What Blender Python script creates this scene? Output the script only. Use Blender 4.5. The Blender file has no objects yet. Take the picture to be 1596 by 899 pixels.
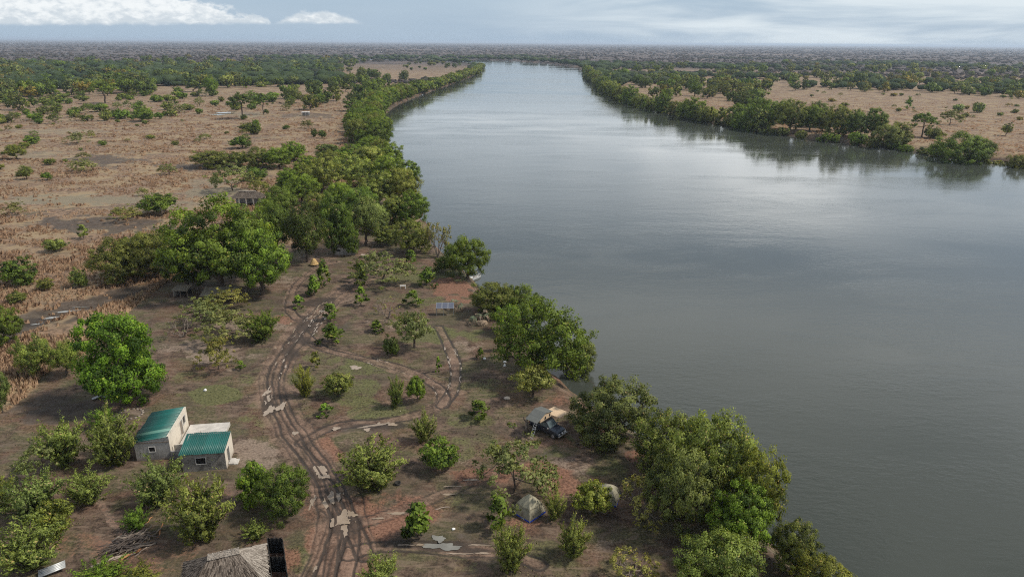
import bpy, bmesh, math, random
import numpy as np
from mathutils import Vector, Matrix, Euler

# ------------------------------------------------------------------ camera, sky, sun, exposure
SC = bpy.context.scene
COL = SC.collection
F, CAMH = 1082.0, 47.0                       # focal length in photograph pixels, camera height in metres
PITCH, ROLL = math.radians(19.52), math.radians(0.43)
cam_data = bpy.data.cameras.new('camera')
cam_data.sensor_width = 36.0
cam_data.lens = 36.0 * F / 1596.0
cam_data.clip_start = 0.5
cam_data.clip_end = 120000.0
cam = bpy.data.objects.new('camera', cam_data)
COL.objects.link(cam)
cam.matrix_world = (Matrix.Translation((0, 0, CAMH)) @ Matrix.Rotation(math.pi / 2 - PITCH, 4, 'X') @ Matrix.Rotation(ROLL, 4, 'Z'))
SC.camera = cam

SUN_EL, SUN_AZ = math.radians(50), math.radians(90)      # azimuth clockwise from +Y (view direction) towards +X
SUN_DIR = Vector((math.sin(SUN_AZ) * math.cos(SUN_EL), math.cos(SUN_AZ) * math.cos(SUN_EL), math.sin(SUN_EL)))
SC.view_settings.view_transform = 'Standard'
SC.view_settings.look = 'None'
SC.view_settings.exposure = 0.22
SC.view_settings.gamma = 1.0
SC.view_settings.use_curve_mapping = False
SC.render.engine = 'CYCLES'
SC.cycles.use_denoising = False
SC.cycles.filter_width = 1.1
SC.cycles.use_adaptive_sampling = False
SC.cycles.max_bounces = 6
SC.cycles.diffuse_bounces = 2
SC.cycles.glossy_bounces = 3
SC.cycles.transmission_bounces = 3
SC.cycles.volume_bounces = 0
SC.cycles.transparent_max_bounces = 4
SC.cycles.sample_clamp_indirect = 4.0
SC.cycles.use_fast_gi = False

sun_data = bpy.data.lights.new('sun', 'SUN')
sun_data.energy = 3.4
sun_data.angle = math.radians(5)
sun_data.color = (1.0, 0.93, 0.82)
sun = bpy.data.objects.new('sun', sun_data)
sun.rotation_euler = (-SUN_DIR).to_track_quat('-Z', 'Y').to_euler()
COL.objects.link(sun)


class NT:
    """short-hand for building a node tree"""
    def __init__(self, tree):
        self.t = tree
        tree.nodes.clear()

    def n(self, kind, ins=None, **props):
        nd = self.t.nodes.new(kind)
        for k, v in props.items():
            setattr(nd, k, v)
        for k, v in (ins or {}).items():
            self.set(nd.inputs[k], v)
        return nd

    def set(self, sock, v):
        if isinstance(v, bpy.types.Node):
            v = v.outputs[0]
        if isinstance(v, bpy.types.NodeSocket):
            self.t.links.new(v, sock)
        else:
            if sock.type == 'RGBA' and len(v) == 3:
                v = (*v, 1)
            sock.default_value = v

    def math(self, op, a, b=0.0, c=None, clamp=False):
        ins = {0: a, 1: b}
        if c is not None:
            ins[2] = c
        return self.n('ShaderNodeMath', ins, operation=op, use_clamp=clamp).outputs[0]

    def ramp(self, v, a, b, lo=0.0, hi=1.0, smooth=True):
        return self.n('ShaderNodeMapRange', {0: v, 1: a, 2: b, 3: lo, 4: hi}, interpolation_type='SMOOTHSTEP' if smooth else 'LINEAR').outputs[0]

    def mix(self, f, a, b, mode='MIX'):
        nd = self.n('ShaderNodeMix', data_type='RGBA', blend_type=mode)
        self.set(nd.inputs[0], f)
        self.set(nd.inputs[6], a)
        self.set(nd.inputs[7], b)
        return nd.outputs[2]

    def noise(self, vec, scale, detail=3.0, rough=0.55, dist=0.0):
        nd = self.n('ShaderNodeTexNoise', {'Scale': scale, 'Detail': detail, 'Roughness': rough, 'Distortion': dist})
        if vec is not None:
            self.set(nd.inputs['Vector'], vec)
        return nd.outputs[0]

    def mapping(self, vec, scale=(1, 1, 1), rot=(0, 0, 0), loc=(0, 0, 0)):
        return self.n('ShaderNodeMapping', {'Vector': vec, 'Location': loc, 'Rotation': rot, 'Scale': scale}).outputs[0]

    def pos(self):
        return self.n('ShaderNodeNewGeometry').outputs['Position']

    def bsdf(self, col, rough=0.8, normal=None, **ins):
        nd = self.n('ShaderNodeBsdfPrincipled', {'Base Color': col, 'Roughness': rough})
        for k, v in ins.items():
            self.set(nd.inputs[k.replace('_', ' ')], v)
        if normal is not None:
            self.set(nd.inputs['Normal'], normal)
        return nd

    def bump(self, h, strength=0.5, dist=0.1):
        return self.n('ShaderNodeBump', {'Height': h, 'Strength': strength, 'Distance': dist}).outputs[0]

    def out(self, s):
        o = self.n('ShaderNodeOutputMaterial')
        self.set(o.inputs[0], s)


def build_world():
    w = bpy.data.worlds.new('World')
    SC.world = w
    w.use_nodes = True
    q = NT(w.node_tree)
    sky = q.n('ShaderNodeTexSky', sky_type='NISHITA', sun_disc=False, sun_elevation=SUN_EL, sun_rotation=SUN_AZ, air_density=1.0, dust_density=1.6, ozone_density=1.5)
    d = q.n('ShaderNodeTexCoord').outputs['Generated']
    sep = q.n('ShaderNodeSeparateXYZ', {0: d})
    X, Y, Z = sep.outputs
    el = q.math('MULTIPLY', q.math('ARCSINE', Z), 57.2958)
    az = q.math('MULTIPLY', q.math('ARCTAN2', X, Y), 57.2958)
    zc = q.math('MAXIMUM', q.math('ADD', Z, 0.06), 0.03)
    pv = q.n('ShaderNodeCombineXYZ', {0: q.math('DIVIDE', X, zc), 1: q.math('DIVIDE', Y, zc), 2: 0.0}).outputs[0]
    # broken grey and white layer cloud over the whole sky
    n1 = q.noise(q.mapping(pv, (0.34, 0.46, 1), loc=(3.1, 1.7, 0)), 1.0, 6.0, 0.52, 0.5)
    n2 = q.noise(q.mapping(pv, (0.2, 0.35, 1), loc=(7.3, 2.2, 0)), 1.0, 4.0, 0.5, 0.2)
    high = q.ramp(el, 3.0, 9.0)
    cover = q.math('MULTIPLY', q.ramp(q.math('ADD', q.math('MULTIPLY', n1, 0.55), q.math('MULTIPLY', n2, 0.6)), 0.40, 0.62), high)
    av = q.n('ShaderNodeCombineXYZ', {0: q.math('MULTIPLY', az, 0.07), 1: q.math('MULTIPLY', el, 0.55), 2: 0.0}).outputs[0]
    veil = q.ramp(q.noise(av, 1.0, 5.0, 0.55, 0.4), 0.30, 0.62)
    veil = q.math('MULTIPLY', q.math('MULTIPLY', veil, q.ramp(az, -6.0, 16.0, 0.08, 1.0)), q.math('SUBTRACT', 1.0, high))
    base = q.mix(q.ramp(el, 0.0, 20.0, 0.8, 0.2), sky.outputs[0], (3.7, 4.9, 6.3))
    bright = q.ramp(n1, 0.4, 0.62, 0.0, 1.0)
    # sunlit layer towards the horizon, thick grey undersides overhead
    far_c = q.mix(bright, (10.5, 11.2, 11.8), (16.5, 16.8, 16.8))
    n3 = q.noise(q.mapping(pv, (1.1, 1.5, 1), loc=(1.4, 6.2, 0)), 1.0, 5.0, 0.52, 0.6)
    top_c = q.mix(q.ramp(n3, 0.40, 0.60), (1.9, 2.4, 3.1), (6.6, 6.8, 6.9))
    ccol = q.mix(q.ramp(el, 12.0, 34.0), far_c, top_c)
    col = q.mix(q.math('MULTIPLY', cover, 0.88), base, ccol)
    col = q.mix(q.math('MULTIPLY', veil, 0.85), col, (6.8, 7.45, 7.8))
    # cumulus bank low on the left and the single puff beside it
    cv = q.n('ShaderNodeCombineXYZ', {0: az, 1: q.math('MULTIPLY', el, 1.6), 2: 0.0}).outputs[0]
    big = q.noise(q.mapping(cv, (0.33, 0.3, 1)), 1.0, 2.0, 0.5)
    puff = q.noise(q.mapping(cv, (1.1, 1.25, 1), loc=(5, 0, 0)), 1.0, 7.0, 0.6, 0.25)
    top = q.math('ADD', q.ramp(az, -26.0, -17.8, 3.6, 1.3, False), q.math('ADD', q.math('MULTIPLY', q.math('SUBTRACT', big, 0.5), 1.6), q.math('MULTIPLY', q.math('SUBTRACT', puff, 0.5), 1.6)))
    t2 = q.math('SUBTRACT', 2.15, q.math('MULTIPLY', q.math('POWER', q.math('ABSOLUTE', q.math('ADD', az, 14.6)), 2.0), 0.085))
    t2 = q.math('ADD', t2, q.math('MULTIPLY', q.math('SUBTRACT', puff, 0.5), 1.0))
    top = q.math('MAXIMUM', q.math('SUBTRACT', top, q.ramp(az, -18.4, -17.0, 0.0, 3.0)), t2)
    bot = q.math('ADD', q.ramp(az, -36.0, -14.0, 0.72, 1.2, False), q.math('MULTIPLY', q.math('SUBTRACT', puff, 0.5), 0.35))
    m = q.math('MULTIPLY', q.ramp(q.math('SUBTRACT', top, el), -0.04, 0.4), q.ramp(q.math('SUBTRACT', el, bot), -0.08, 0.22))
    m = q.math('MULTIPLY', m, q.ramp(az, -80.0, -60.0))
    relief = q.noise(q.mapping(cv, (1.3, 1.5, 1), loc=(5.18, -0.25, 0)), 1.0, 6.0, 0.6, 0.25)
    lit = q.ramp(q.math('ADD', q.math('MULTIPLY', q.math('SUBTRACT', relief, puff), 1.6), q.ramp(q.math('SUBTRACT', el, bot), 0.0, 1.3, 0.25, 0.72)), 0.1, 0.9)
    cum = q.mix(lit, (5.5, 6.1, 6.6), (8.0, 8.3, 8.4))
    col = q.mix(q.math('MULTIPLY', m, 0.96), col, cum)
    bg = q.n('ShaderNodeBackground', {0: col, 1: 0.1})
    o = q.n('ShaderNodeOutputWorld')
    q.set(o.inputs[0], bg)


build_world()

# ------------------------------------------------------------------ helpers


def P(x, y, z=0.0):
    """where the ray through a photograph pixel meets the level z -> X, Y, metres per photograph pixel there"""
    c, s = math.cos(ROLL), math.sin(ROLL)
    u, v = (x - 798) / F, (449.5 - y) / F
    u, v = u * c - v * s, u * s + v * c
    dy = math.cos(PITCH) + v * math.sin(PITCH)
    dz = -math.sin(PITCH) + v * math.cos(PITCH)
    if dz > -0.0015:
        dz = -0.0015
    t = (z - CAMH) / dz
    return u * t, dy * t, t / F


RNG = np.random.default_rng(7)
_tab = np.random.default_rng(3).random((256, 256)).astype(np.float32)


def vnoise(x, y, seed=0):
    xi = np.floor(x).astype(np.int64)
    yi = np.floor(y).astype(np.int64)
    fx, fy = x - xi, y - yi
    fx = fx * fx * (3 - 2 * fx)
    fy = fy * fy * (3 - 2 * fy)
    g = lambda a, b: _tab[(a + seed * 37) & 255, (b + seed * 91) & 255]
    return (g(xi, yi) * (1 - fx) + g(xi + 1, yi) * fx) * (1 - fy) + (g(xi, yi + 1) * (1 - fx) + g(xi + 1, yi + 1) * fx) * fy


def fbm(x, y, seed=0, octaves=3):
    s, a, t = 0.0, 1.0, 0.0
    for k in range(octaves):
        s = s + a * vnoise(x * 2 ** k + 13.7 * k, y * 2 ** k - 7.1 * k, seed + k)
        t += a
        a *= 0.5
    return s / t


def sstep(a, b, v):
    t = np.clip((v - a) / (b - a), 0, 1)
    return t * t * (3 - 2 * t)


def seg_dist(x, y, pts, closed=False):
    d = np.full(x.shape, 1e9)
    n = len(pts)
    for i in range(n if closed else n - 1):
        ax, ay = pts[i]
        bx, by = pts[(i + 1) % n]
        vx, vy = bx - ax, by - ay
        L = vx * vx + vy * vy + 1e-9
        t = np.clip(((x - ax) * vx + (y - ay) * vy) / L, 0, 1)
        d = np.minimum(d, (x - ax - t * vx) ** 2 + (y - ay - t * vy) ** 2)
    return np.sqrt(d)


def inside(x, y, pts):
    r = np.zeros(x.shape, bool)
    n = len(pts)
    for i in range(n):
        ax, ay = pts[i]
        bx, by = pts[(i + 1) % n]
        if ay == by:
            continue
        c = ((ay > y) != (by > y)) & (x < (bx - ax) * (y - ay) / (by - ay) + ax)
        r ^= c
    return r


def chaikin(pts, it=2, closed=False):
    for _ in range(it):
        q = []
        n = len(pts)
        if not closed:
            q.append(pts[0])
        for i in range(n if closed else n - 1):
            a, b = pts[i], pts[(i + 1) % n]
            q.append((a[0] * .75 + b[0] * .25, a[1] * .75 + b[1] * .25))
            q.append((a[0] * .25 + b[0] * .75, a[1] * .25 + b[1] * .75))
        if not closed:
            q.append(pts[-1])
        pts = q
    return pts


def pxline(pts, z=0.0):
    return [P(a, b, z)[:2] for a, b in pts]


def mesh_np(name, verts, faces, mats=(), smooth=False):
    """mesh from numpy arrays; faces is an (n, k) array"""
    me = bpy.data.meshes.new(name)
    verts = np.asarray(verts, np.float32)
    faces = np.asarray(faces, np.int32)
    n, k = faces.shape
    me.vertices.add(len(verts))
    me.vertices.foreach_set('co', verts.ravel())
    me.loops.add(n * k)
    me.loops.foreach_set('vertex_index', faces.ravel())
    me.polygons.add(n)
    me.polygons.foreach_set('loop_start', np.arange(0, n * k, k, dtype=np.int32))
    if smooth:
        me.polygons.foreach_set('use_smooth', np.ones(n, bool))
    me.update(calc_edges=True)
    for m in mats:
        me.materials.append(m)
    return me


def fattr(me, name, arr):
    a = me.attributes.new(name, 'FLOAT', 'POINT')
    a.data.foreach_set('value', np.asarray(arr, np.float32).ravel())


def cattr(me, name, arr4):
    a = me.attributes.new(name, 'FLOAT_COLOR', 'POINT')
    a.data.foreach_set('color', np.asarray(arr4, np.float32).ravel())


def link(name, data, parent=None, label=None, cat=None, group=None, kind=None):
    o = bpy.data.objects.new(name, data)
    COL.objects.link(o)
    if parent is not None:
        o.parent = parent
    for k, v in (('label', label), ('category', cat), ('group', group), ('kind', kind)):
        if v:
            o[k] = v
    return o


def material(name):
    m = bpy.data.materials.new(name)
    m.use_nodes = True
    return m, NT(m.node_tree)


def simple(name, col, rough=0.8, var=0.25, scale=3.0, metallic=0.0, bump=0.0, **kw):
    """one colour broken up by two noises"""
    m, q = material(name)
    v = q.n('ShaderNodeTexCoord').outputs['Object']
    a = q.noise(v, scale, 4.0)
    b = q.noise(v, scale * 6, 3.0)
    f = q.math('ADD', q.math('MULTIPLY', a, 0.65), q.math('MULTIPLY', b, 0.35))
    c = q.mix(q.ramp(f, 0.3, 0.7), tuple(k * (1 - var) for k in col), tuple(min(1, k * (1 + var)) for k in col))
    q.out(q.bsdf(c, rough, q.bump(b, bump, 0.02) if bump else None, Metallic=metallic, **kw))
    return m


# ------------------------------------------------------------------ terrain
WATER_Z = -2.4
left_bank = [(1420, 1010), (1330, 940), (1262, 885), (1205, 842), (1120, 775), (1076, 728), (1002, 674), (912, 622), (862, 570), (805, 500), (757, 456), (735, 428), (700, 402), (682, 382), (672, 352),
             (655, 318), (630, 275), (606, 238), (594, 212), (594, 190), (606, 172), (636, 156), (676, 141), (712, 129), (744, 116), (750, 106), (738, 99.5), (700, 97), (650, 95.8), (560, 95.0), (420, 94)]
far_bank = [(420, 92.3), (560, 92.4), (650, 92.8), (720, 93.4), (790, 95.2), (850, 99), (893, 105)]
right_bank = [(914, 112), (922, 124), (950, 146), (975, 160), (1020, 172), (1100, 190), (1200, 208), (1300, 222), (1400, 233), (1500, 246), (1596, 256)]
RIVER = ([(70, -400), (45, 0)] + pxline(left_bank, WATER_Z) + pxline(far_bank, WATER_Z) + pxline(right_bank, WATER_Z) + [(300, 160), (370, 0), (400, -400)])
RIVER = [RIVER[0]] + chaikin(RIVER[1:-1], 1) + [RIVER[-1]]
CAMP = pxline([(-320, 720), (0, 655), (70, 605), (130, 560), (165, 525), (225, 475), (268, 440), (330, 405), (420, 385), (480, 380), (560, 360), (640, 352), (720, 400), (860, 500), (1100, 700), (1500, 950), (1500, 1300), (-600, 1300)])


def river_sd(x, y):
    d = seg_dist(x, y, RIVER, True)
    return np.where(inside(x, y, RIVER), -d, d)


# wheel tracks: (pixel polyline, half gauge, rut width, strength, muddy half width)
TRACKS = [
    ([(498, 960), (505, 899), (520, 850), (530, 812), (517, 778), (500, 738), (468, 700), (440, 655), (424, 612), (428, 575), (452, 535), (478, 502), (512, 468), (550, 440), (600, 424)], .78, .2, 1.0, 2.4),
    ([(530, 960), (540, 880), (548, 825), (528, 770), (500, 720), (462, 672), (438, 630), (432, 590), (446, 556), (480, 520), (505, 488), (530, 462), (575, 440)], .78, .18, .8, 1.5),
    ([(478, 960), (490, 880), (508, 810), (505, 760), (478, 712), (448, 680), (420, 640), (411, 600), (420, 565), (455, 515), (470, 495)], .78, .16, .6, 1.2),
    ([(478, 505), (450, 488), (452, 465), (462, 442), (490, 420), (520, 408)], .78, .2, .8, 1.3),
    ([(470, 515), (492, 540), (530, 552), (580, 562), (630, 575), (668, 592), (692, 612), (690, 632), (650, 646), (590, 658), (520, 662), (470, 690)], .75, .18, .9, .9),
    ([(520, 545), (560, 556), (600, 572), (650, 592), (700, 605), (720, 612)], .7, .14, .6, .7),
    ([(690, 632), (708, 606), (712, 575), (702, 545), (690, 522), (684, 510)], .72, .2, 1.0, .5),
    ([(545, 862), (580, 852), (640, 849), (700, 857), (780, 857), (840, 880)], .8, .18, .8, .6),
    ([(548, 818), (600, 805), (660, 782), (720, 757), (770, 738)], .75, .16, .7, .6),
    ([(570, 865), (560, 840), (548, 820)], .75, .2, .8, 1.2),
    ([(470, 690), (500, 672), (560, 640), (620, 622), (670, 618)], .75, .16, .5, .6),
    ([(800, 660), (840, 690), (880, 700), (930, 720)], .75, .25, .5, 1.6),
]
TRK = [(chaikin(pxline(t[0]), 2),) + t[1:] for t in TRACKS]
_rt = random.Random(8)
for _i, _n in ((0, 1), (1, 1), (3, 1), (4, 1), (8, 1)):       # vehicles seldom keep to one pair of ruts
    for _k in range(_n):
        _t = TRACKS[_i]
        _c = _rt.uniform(-1.3, 1.3)
        TRK.append((chaikin([(a + _c + _rt.gauss(0, .7), b + _c * .3 + _rt.gauss(0, .7)) for a, b in pxline(_t[0])], 2), _t[1], _t[2] * .8, _t[3] * _rt.uniform(.35, .65), _t[4] * .7))
WET = [(500, 735, 20, 14), (517, 777, 20, 20), (535, 814, 28, 22), (418, 630, 14, 24), (482, 508, 24, 18), (470, 530, 20, 14), (585, 663, 50, 6), (690, 852, 70, 12), (640, 850, 40, 6), (740, 858, 60, 8), (455, 550, 20, 16), (60, 495, 60, 14), (500, 470, 30, 12)]
PATHS = [([(-60, 348), (20, 336), (90, 327), (170, 322), (240, 317)], 1.2), ([(146, 770), (168, 800), (176, 822), (205, 848)], .45)]
PTH = [(chaikin(pxline(a), 2), w) for a, w in PATHS]


def ell(lst, x, y, seed):
    """soft irregular patches given as pixel ellipses (cx, cy, rx, ry, strength)"""
    out = np.zeros(x.shape)
    nz = (fbm(x * .35, y * .35, seed, 3) - .5) * 1.5
    for cx, cy, rx, ry, s in lst:
        X, Y, m = P(cx, cy)
        rX = rx * m
        rY = abs(P(cx, cy - ry)[1] - P(cx, cy + ry)[1]) / 2
        sl = X / Y                                         # keeps the patch aligned with the line of sight it was read along
        dx, dy = (x - X) - sl * (y - Y), y - Y
        dn = np.sqrt((dx / rX) ** 2 + (dy / rY) ** 2) + nz
        out = np.maximum(out, s * sstep(1.15, .55, dn))
    return out


GREEN = [(330, 615, 60, 18, .9), (470, 590, 45, 14, .6), (590, 640, 60, 18, .7), (560, 572, 45, 14, .7), (720, 655, 40, 16, .6), (660, 522, 50, 14, .8), (540, 610, 60, 25, .6), (880, 700, 40, 22, .8),
         (630, 430, 60, 14, .6), (730, 520, 40, 12, .7), (700, 430, 40, 14, .7), (390, 590, 35, 10, .5), (560, 780, 40, 20, .4), (740, 690, 60, 20, .4), (690, 780, 50, 20, .35), (940, 730, 40, 20, .6), (470, 870, 30, 25, .6),
         (430, 800, 20, 20, .4), (620, 560, 40, 10, .5), (500, 560, 40, 10, .5), (300, 585, 60, 12, .4), (640, 470, 60, 14, .5), (760, 600, 40, 15, .5), (400, 655, 45, 14, .5), (860, 860, 60, 25, .3), (60, 690, 70, 25, .25), (720, 880, 60, 18, .3)]
RED = [(704, 448, 28, 18, 1.3), (560, 800, 65, 36, .95), (640, 795, 50, 24, .7), (500, 700, 34, 26, .7), (520, 850, 50, 60, .8), (760, 740, 60, 16, .75), (840, 735, 46, 20, .95), (870, 760, 44, 18, .7), (860, 690, 50, 14, .6), (440, 870, 40, 40, .75), (490, 780, 26, 40, .5), (560, 890, 40, 30, .6), (330, 790, 60, 30, .3),
       (460, 660, 40, 20, .35), (575, 395, 60, 8, .25), (446, 500, 24, 8, .6), (820, 815, 45, 14, .6), (930, 668, 18, 10, .8), (985, 712, 20, 12, .9), (150, 850, 60, 20, .35), (240, 870, 80, 25, .3), (870, 625, 25, 10, .6), (720, 470, 16, 5, .7), (880, 690, 20, 8, .4)]
PALE = [(398, 702, 45, 26, .8), (330, 552, 70, 20, .8), (380, 508, 90, 14, .6), (440, 440, 60, 14, .5), (300, 470, 40, 10, .5), (900, 722, 55, 22, .5), (205, 642, 26, 9, .9), (540, 470, 30, 10, .4), (620, 505, 50, 10, .4),
        (720, 540, 40, 8, .5), (940, 850, 60, 20, .4), (490, 405, 60, 8, .4), (640, 610, 40, 12, .4), (550, 690, 50, 14, .3), (270, 545, 40, 12, .5), (185, 690, 20, 18, .5), (600, 395, 60, 7, .4), (340, 690, 60, 18, .4), (720, 720, 40, 10, .4)]
DARK = [(110, 640, 110, 26, .8), (60, 700, 90, 18, .5), (150, 350, 120, 16, .9), (160, 250, 70, 10, .8), (330, 262, 90, 6, .9), (540, 250, 90, 10, .6), (90, 476, 60, 8, .6), (330, 305, 60, 6, .4), (420, 470, 60, 8, .5), (640, 760, 60, 14, .4),  # dark soil; patches beside the solitary tree and bank thicket paint in their shade
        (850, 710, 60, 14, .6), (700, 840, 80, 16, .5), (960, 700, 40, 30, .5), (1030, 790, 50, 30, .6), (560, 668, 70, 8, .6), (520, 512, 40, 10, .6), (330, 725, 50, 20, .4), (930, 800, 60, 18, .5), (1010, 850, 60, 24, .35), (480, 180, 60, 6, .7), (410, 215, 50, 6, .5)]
GREY = [(120, 312, 170, 10, .9), (330, 300, 60, 12, .8), (250, 320, 120, 10, .6), (60, 240, 60, 8, .6), (330, 285, 50, 10, .6), (90, 205, 120, 5, .6), (380, 178, 60, 5, .7)]
GULLY = chaikin(pxline([(-60, 540), (30, 502), (90, 482), (140, 470), (200, 452)]), 2)


def terrain(x, y):
    """height and surface masks for arrays of ground positions"""
    sd = river_sd(x, y)
    r = np.hypot(x, y)
    near = r < 330
    m = {k: np.zeros(x.shape) for k in ('meadow', 'green', 'red', 'mud', 'pale', 'rut', 'dark', 'grey')}
    z = (fbm(x * .02, y * .02, 1, 3) - .5) * .5 * np.clip(r / 300, .35, 3.0)
    z = z * sstep(1800, 900, r)
    camp = inside(x, y, CAMP)
    edge = seg_dist(x, y, CAMP, True)
    csd = np.where(camp, edge, -edge) + (fbm(x * .12, y * .12, 5) - .5) * 9
    m['meadow'] = sstep(1.5, -2.5, csd) * sstep(1.0, 5.0, sd)
    xn, yn, rn = x[near], y[near], r[near]
    zn = z[near]
    zn = zn + (fbm(xn * .6, yn * .6, 9, 3) - .5) * .12
    mud = np.zeros(xn.shape)
    rut = np.zeros(xn.shape)
    wob = (fbm(xn * .25, yn * .25, 21, 2) - .5) * 1.0 + (fbm(xn * 1.1, yn * 1.1, 23, 2) - .5) * .35
    brk = .4 + .8 * fbm(xn * .18, yn * .18, 33, 3)
    for pts, gauge, rw, st, hw in TRK:
        d = seg_dist(xn, yn, pts) + wob * .6
        r1 = np.exp(-((np.abs(d) - gauge) / rw) ** 2) * st * np.clip(brk * 1.1 - .05, 0, 1.2)
        rim = np.exp(-((np.abs(d) - gauge - rw * 1.9) / (rw * .9)) ** 2) * st
        zn = zn - .13 * r1 + .05 * rim
        rut = np.maximum(rut, r1)
        mud = np.maximum(mud, st * sstep(hw * 1.35, hw * .5, d + (brk - .8) * .9))
    wet = ell([w + (1.0,) for w in WET], xn, yn, 67)
    rut = np.maximum(rut, .5 * wet)
    z[near] = zn
    m['mud'][near] = mud
    m['rut'][near] = np.clip(rut, 0, 1)
    for key, lst, sdv in (('green', GREEN, 41), ('red', RED, 47), ('pale', PALE, 53)):
        m[key][near] = ell(lst, xn, yn, sdv)
    mid = r < 700
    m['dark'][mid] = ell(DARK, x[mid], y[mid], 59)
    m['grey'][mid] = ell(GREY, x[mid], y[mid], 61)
    gd = seg_dist(xn, yn, GULLY) + (fbm(xn * .3, yn * .3, 71) - .5) * 3
    g = sstep(5.0, 2.5, gd)
    m['dark'][near] = np.maximum(m['dark'][near], g)
    z[near] -= .7 * sstep(6.5, 1.0, gd)
    for pts, w in PTH:
        d = seg_dist(xn, yn, pts) + wob * .4
        m['red'][near] = np.maximum(m['red'][near], .35 * sstep(w * 1.3, w * .6, d))
        m['pale'][near] = np.maximum(m['pale'][near], .6 * sstep(w * 1.3, w * .6, d))
        m['meadow'][near] *= 1 - sstep(w * 1.3, w * .6, d)
        for key in ('dark', 'grey'):
            m[key][near] *= 1 - sstep(w * 1.3, w * .6, d)
    # river bank
    s2 = sd + (fbm(x * .15, y * .15, 81, 3) - .5) * 3.0 * np.clip(r / 120, .6, 1.6) * sstep(0, 2, np.abs(sd))
    bank = sstep(np.where(r > 420, 3.0, 5.2), -.6, s2)
    bedz = np.where(sd < 0, np.maximum(-5.5, -2.75 + sd * .35), -2.75)
    z = z * (1 - bank) + bedz * bank
    m['red'] = np.maximum(m['red'], .75 * bank * (.3 + .7 * fbm(x * .1, y * .1, 83)))
    m['dark'] = np.maximum(m['dark'], .8 * sstep(np.where(r > 250, .2, .75), np.where(r > 250, .6, 1.0), bank))
    m['sd'] = sd
    return z, m


def ground_at(x, y):
    z, _ = terrain(np.array([float(x)]), np.array([float(y)]))
    return float(z[0])


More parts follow.
